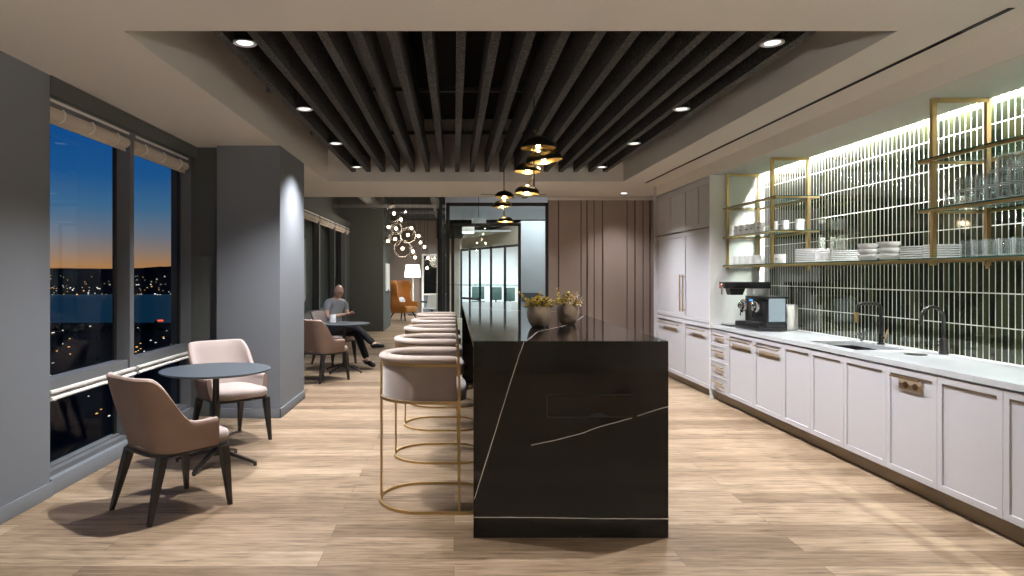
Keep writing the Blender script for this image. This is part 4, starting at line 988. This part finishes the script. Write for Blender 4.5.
# globe chandelier: pixel positions turned into places at 15-17 m
gl = [(394, 213.5, 15.2, .19), (401, 219.5, 16.2, .13), (396, 228.5, 15.8, .14), (388.5, 227, 16.4, .13), (395, 239, 15.4, .15), (388, 241, 16.2, .12), (402.5, 248.5, 15.0, .19), (408, 235, 15.3, .18), (411.5, 228, 16.5, .12), (418.5, 236, 16.3, .13), (420.5, 242.5, 16.8, .10), (413, 251.5, 15.8, .13), (415, 257.5, 16.6, .11), (424.5, 247, 17.0, .10), (428, 258, 17.2, .11), (427, 268, 17.4, .11)]
t = thing('globe_chandelier', 'cluster chandelier of smoked glass globes with glowing bulbs in the lounge', 'chandelier', (0, 0, 0))
for (x, y, Y, r) in gl:
    c = Vector(((x-VX)*Y/F, Y, H-(y-VY)*Y/F))
    q = MB('globe').ball(c, r, seg=20).build('globe', t, smooth=1)
    MB('bulb').ball(c, .036, seg=10).build('bulb', q)
    MB('black').cyl(c+Vector((0, 0, r)), (c.x, c.y, 3.60), .004, seg=6).build('cable', q)
for p in ((-1.05, 15.6, 2.2), (-1.2, 16.0, 2.5)):
    l = bpy.data.lights.new('globe_glow', 'POINT'); l.energy = 35; l.color = (1, .86, .70); l.shadow_soft_size = .3; lo = bpy.data.objects.new('globe_glow', l); C.objects.link(lo); lo.location = p
spot('lounge_spot', (-1.4, 21.0, 3.3), 220, 100, .6); spot('lounge_spot', (-1.0, 24.4, 3.3), 200, 100, .6); spot('lounge_spot', (-1.0, 14.5, 3.3), 160, 100, .6); spot('lounge_spot', (-.8, 18, 3.3), 180, 100, .6); spot('column_wash', (-1.35, 19, 3.3), 50, 70, .6)

# ================================================================ outside: bay, hills, lights, trees
WZ = -30.0
def sheet(mb, x0, x1, y0, y1, z): mb.box((x0, y0, z-1), (x1, y1, z)); return mb
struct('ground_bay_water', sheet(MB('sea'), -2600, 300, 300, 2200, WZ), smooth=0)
rnd = random.Random(11)
m = MB('hill'); rows = []
for j in range(9):
    row = []
    for i in range(120):
        x = -2400+i*(2600/119); y = 1040+j*110
        z = WZ-1+(45+9*noise.noise(Vector((x*.004, j*.3, 1)))+5*noise.noise(Vector((x*.02, j, 4)))+2.5*noise.noise(Vector((x*.12, j, 9))))*sm(0, 8, j)*1.18
        row.append(Vector((x, y, z)))
    rows.append(row)
m.rings([r+[Vector((p.x, p.y+1, WZ-6)) for p in r[::-1]] for r in rows]); struct('ground_far_shore', m, smooth=.5)
ci = MB('citylight', 'warmlight')
for k in range(420):
    x = -1100+rnd.uniform(0, 1000); j = rnd.random()**1.6; y = 1045+j*500; z = WZ-1+51*sm(0, 8, (y-1040)/110)+1.5
    s = rnd.choice((.5, .6, .8, 1.3)); ci.use(0 if rnd.random() < .75 else 1); ci.box((x, y-6, z), (x+s*1.5, y-5, z+s))
ci.build('shore_lights', kind='stuff', label='scattered city lights on the far dark shore beyond the bay', category='city lights', smooth=0)
# near ground with tree crowns
struct('ground_near_shore', MB('hill').poly([(-900, 40, -45), (-900, 440, -45), (-900, 440, -29.5), (-900, 40, -12)], (896, 0, 0)), smooth=0)
tr0 = None
for j, y in enumerate((115, 145, 185, 235, 300)):
    sp_ = y*.045
    n_ = 9
    for k in range(n_):
        x = -y*(.33+.036*(k+.5*(j % 2)))+rnd.uniform(-1, 1)
        if tr0 is None:
            mb = MB('tree'); r = bmesh.ops.create_icosphere(mb.bm, subdivisions=4, radius=1)
            for v in r['verts']: v.co *= 1+.30*noise.noise(v.co*2.1)+.22*noise.noise(v.co*6)+.12*noise.noise(v.co*15)
            mb.cyl((0, 0, -3.5), (0, 0, -.6), .10, .07, 8); tr0 = mb.build('tree', smooth=0); o = tr0
        else: o = tr0.copy(); C.objects.link(o)
        s = y*.0142*rnd.uniform(.88, 1.0); o.scale = (s, s, s*1.25); o.rotation_euler = (0, 0, rnd.uniform(0, 6))
        o.location = (x, y, H-y*(.165-.018*j+rnd.uniform(-.006, .006)))
        tag(o, 'dark tree crown on the night slope below the windows', 'tree', 'dark trees below the windows')
ci = MB('citylight', 'warmlight', 'redlight')
for k in range(110):
    y = 60+rnd.random()*60; x = -y*rnd.uniform(.36, .66); z = H-y*rnd.uniform(.075, .30); s = y*.0008*rnd.choice((.5, .8, 1.2))
    ci.use(0 if rnd.random() < .6 else 1); ci.box((x, y, z), (x+s*1.4, y+.3, z+s))
ci.use(2); ci.box((-.434*100, 100, H-.0685*100), (-.427*100, 100.3, H-.0665*100))
ci.use(1); ci.box((-.545*60, 60, H-.262*60), (-.541*60, 60.3, H-.258*60))
ci.build('street_lights', kind='stuff', label='scattered street and window lights among the dark trees below', category='city lights', smooth=0)
# ---- world: dusk gradient by elevation
w = bpy.data.worlds.new('World'); sc.world = w; w.use_nodes = True; n = w.node_tree; bg = n.nodes['Background']
tc = n.nodes.new('ShaderNodeTexCoord'); sp = n.nodes.new('ShaderNodeSeparateXYZ'); rp = n.nodes.new('ShaderNodeValToRGB')
mr = n.nodes.new('ShaderNodeMapRange'); mr.inputs['From Min'].default_value = -.02; mr.inputs['From Max'].default_value = .28
n.links.new(tc.outputs['Generated'], sp.inputs[0]); n.links.new(sp.outputs['Z'], mr.inputs['Value']); n.links.new(mr.outputs[0], rp.inputs['Fac']); n.links.new(rp.outputs['Color'], bg.inputs['Color'])
e = rp.color_ramp.elements
stops = [(.0, (.01, .01, .012)), (.06, (.02, .018, .02)), (.07, (.46, .20, .05)), (.11, (.40, .20, .085)), (.17, (.26, .19, .155)), (.25, (.14, .17, .22)), (.36, (.05, .14, .26)), (.50, (.012, .09, .26)), (.75, (.002, .06, .235)), (1, (.001, .035, .15))]
e[0].position = 0; e[0].color = (*stops[0][1], 1); e[1].position = 1; e[1].color = (*stops[-1][1], 1)
for p, c in stops[1:-1]: x = e.new(p); x.color = (*c, 1)
bg.inputs['Strength'].default_value = 1.0

# ================================================================ camera and view
cd = bpy.data.cameras.new('camera'); cam = bpy.data.objects.new('camera', cd); C.objects.link(cam); sc.camera = cam
cam.location = (0, 0, H); cam.rotation_euler = (R(90), 0, 0)
cd.sensor_width = 36; cd.lens = F*36/1024; cd.clip_start = .05; cd.clip_end = 6000
cd.shift_x = (512-VX)/1024; cd.shift_y = (VY-288)/1024
sc.view_settings.view_transform = 'Standard'; sc.view_settings.look = 'None'; sc.view_settings.gamma = 1; sc.view_settings.exposure = 0; sc.view_settings.use_curve_mapping = False
cy = sc.cycles; cy.use_denoising = True; cy.max_bounces = 10; cy.diffuse_bounces = 5; cy.glossy_bounces = 5; cy.transmission_bounces = 8; cy.transparent_max_bounces = 16; cy.caustics_reflective = False; cy.caustics_refractive = False; cy.sample_clamp_indirect = 6
for ob in list(sc.objects):                     # no stray label keys on parts
    if ob.parent is not None and ob.get('category'): del ob['category']

t = thing('fill_spotlight', 'added unseen fill spotlight above the lounge, aimed at the seated man', 'spotlight', (-1.1, 12.7, 3.25))  # added spot, hidden above the ceiling edge, that brightens the man
MB('black').cyl((0, 0, 0), (.03, .05, .12), .045).cyl((.03, .05, .1), (.03, .05, .345), .01).build('housing', t)
d = Vector((-2.0, 11.2, .8))-Vector((-1.1, 12.7, 3.22))
so = spot('fill_spot', (-1.1, 12.7, 3.22), 260, 60, .8); so.rotation_euler = d.to_track_quat('-Z', 'Y').to_euler()
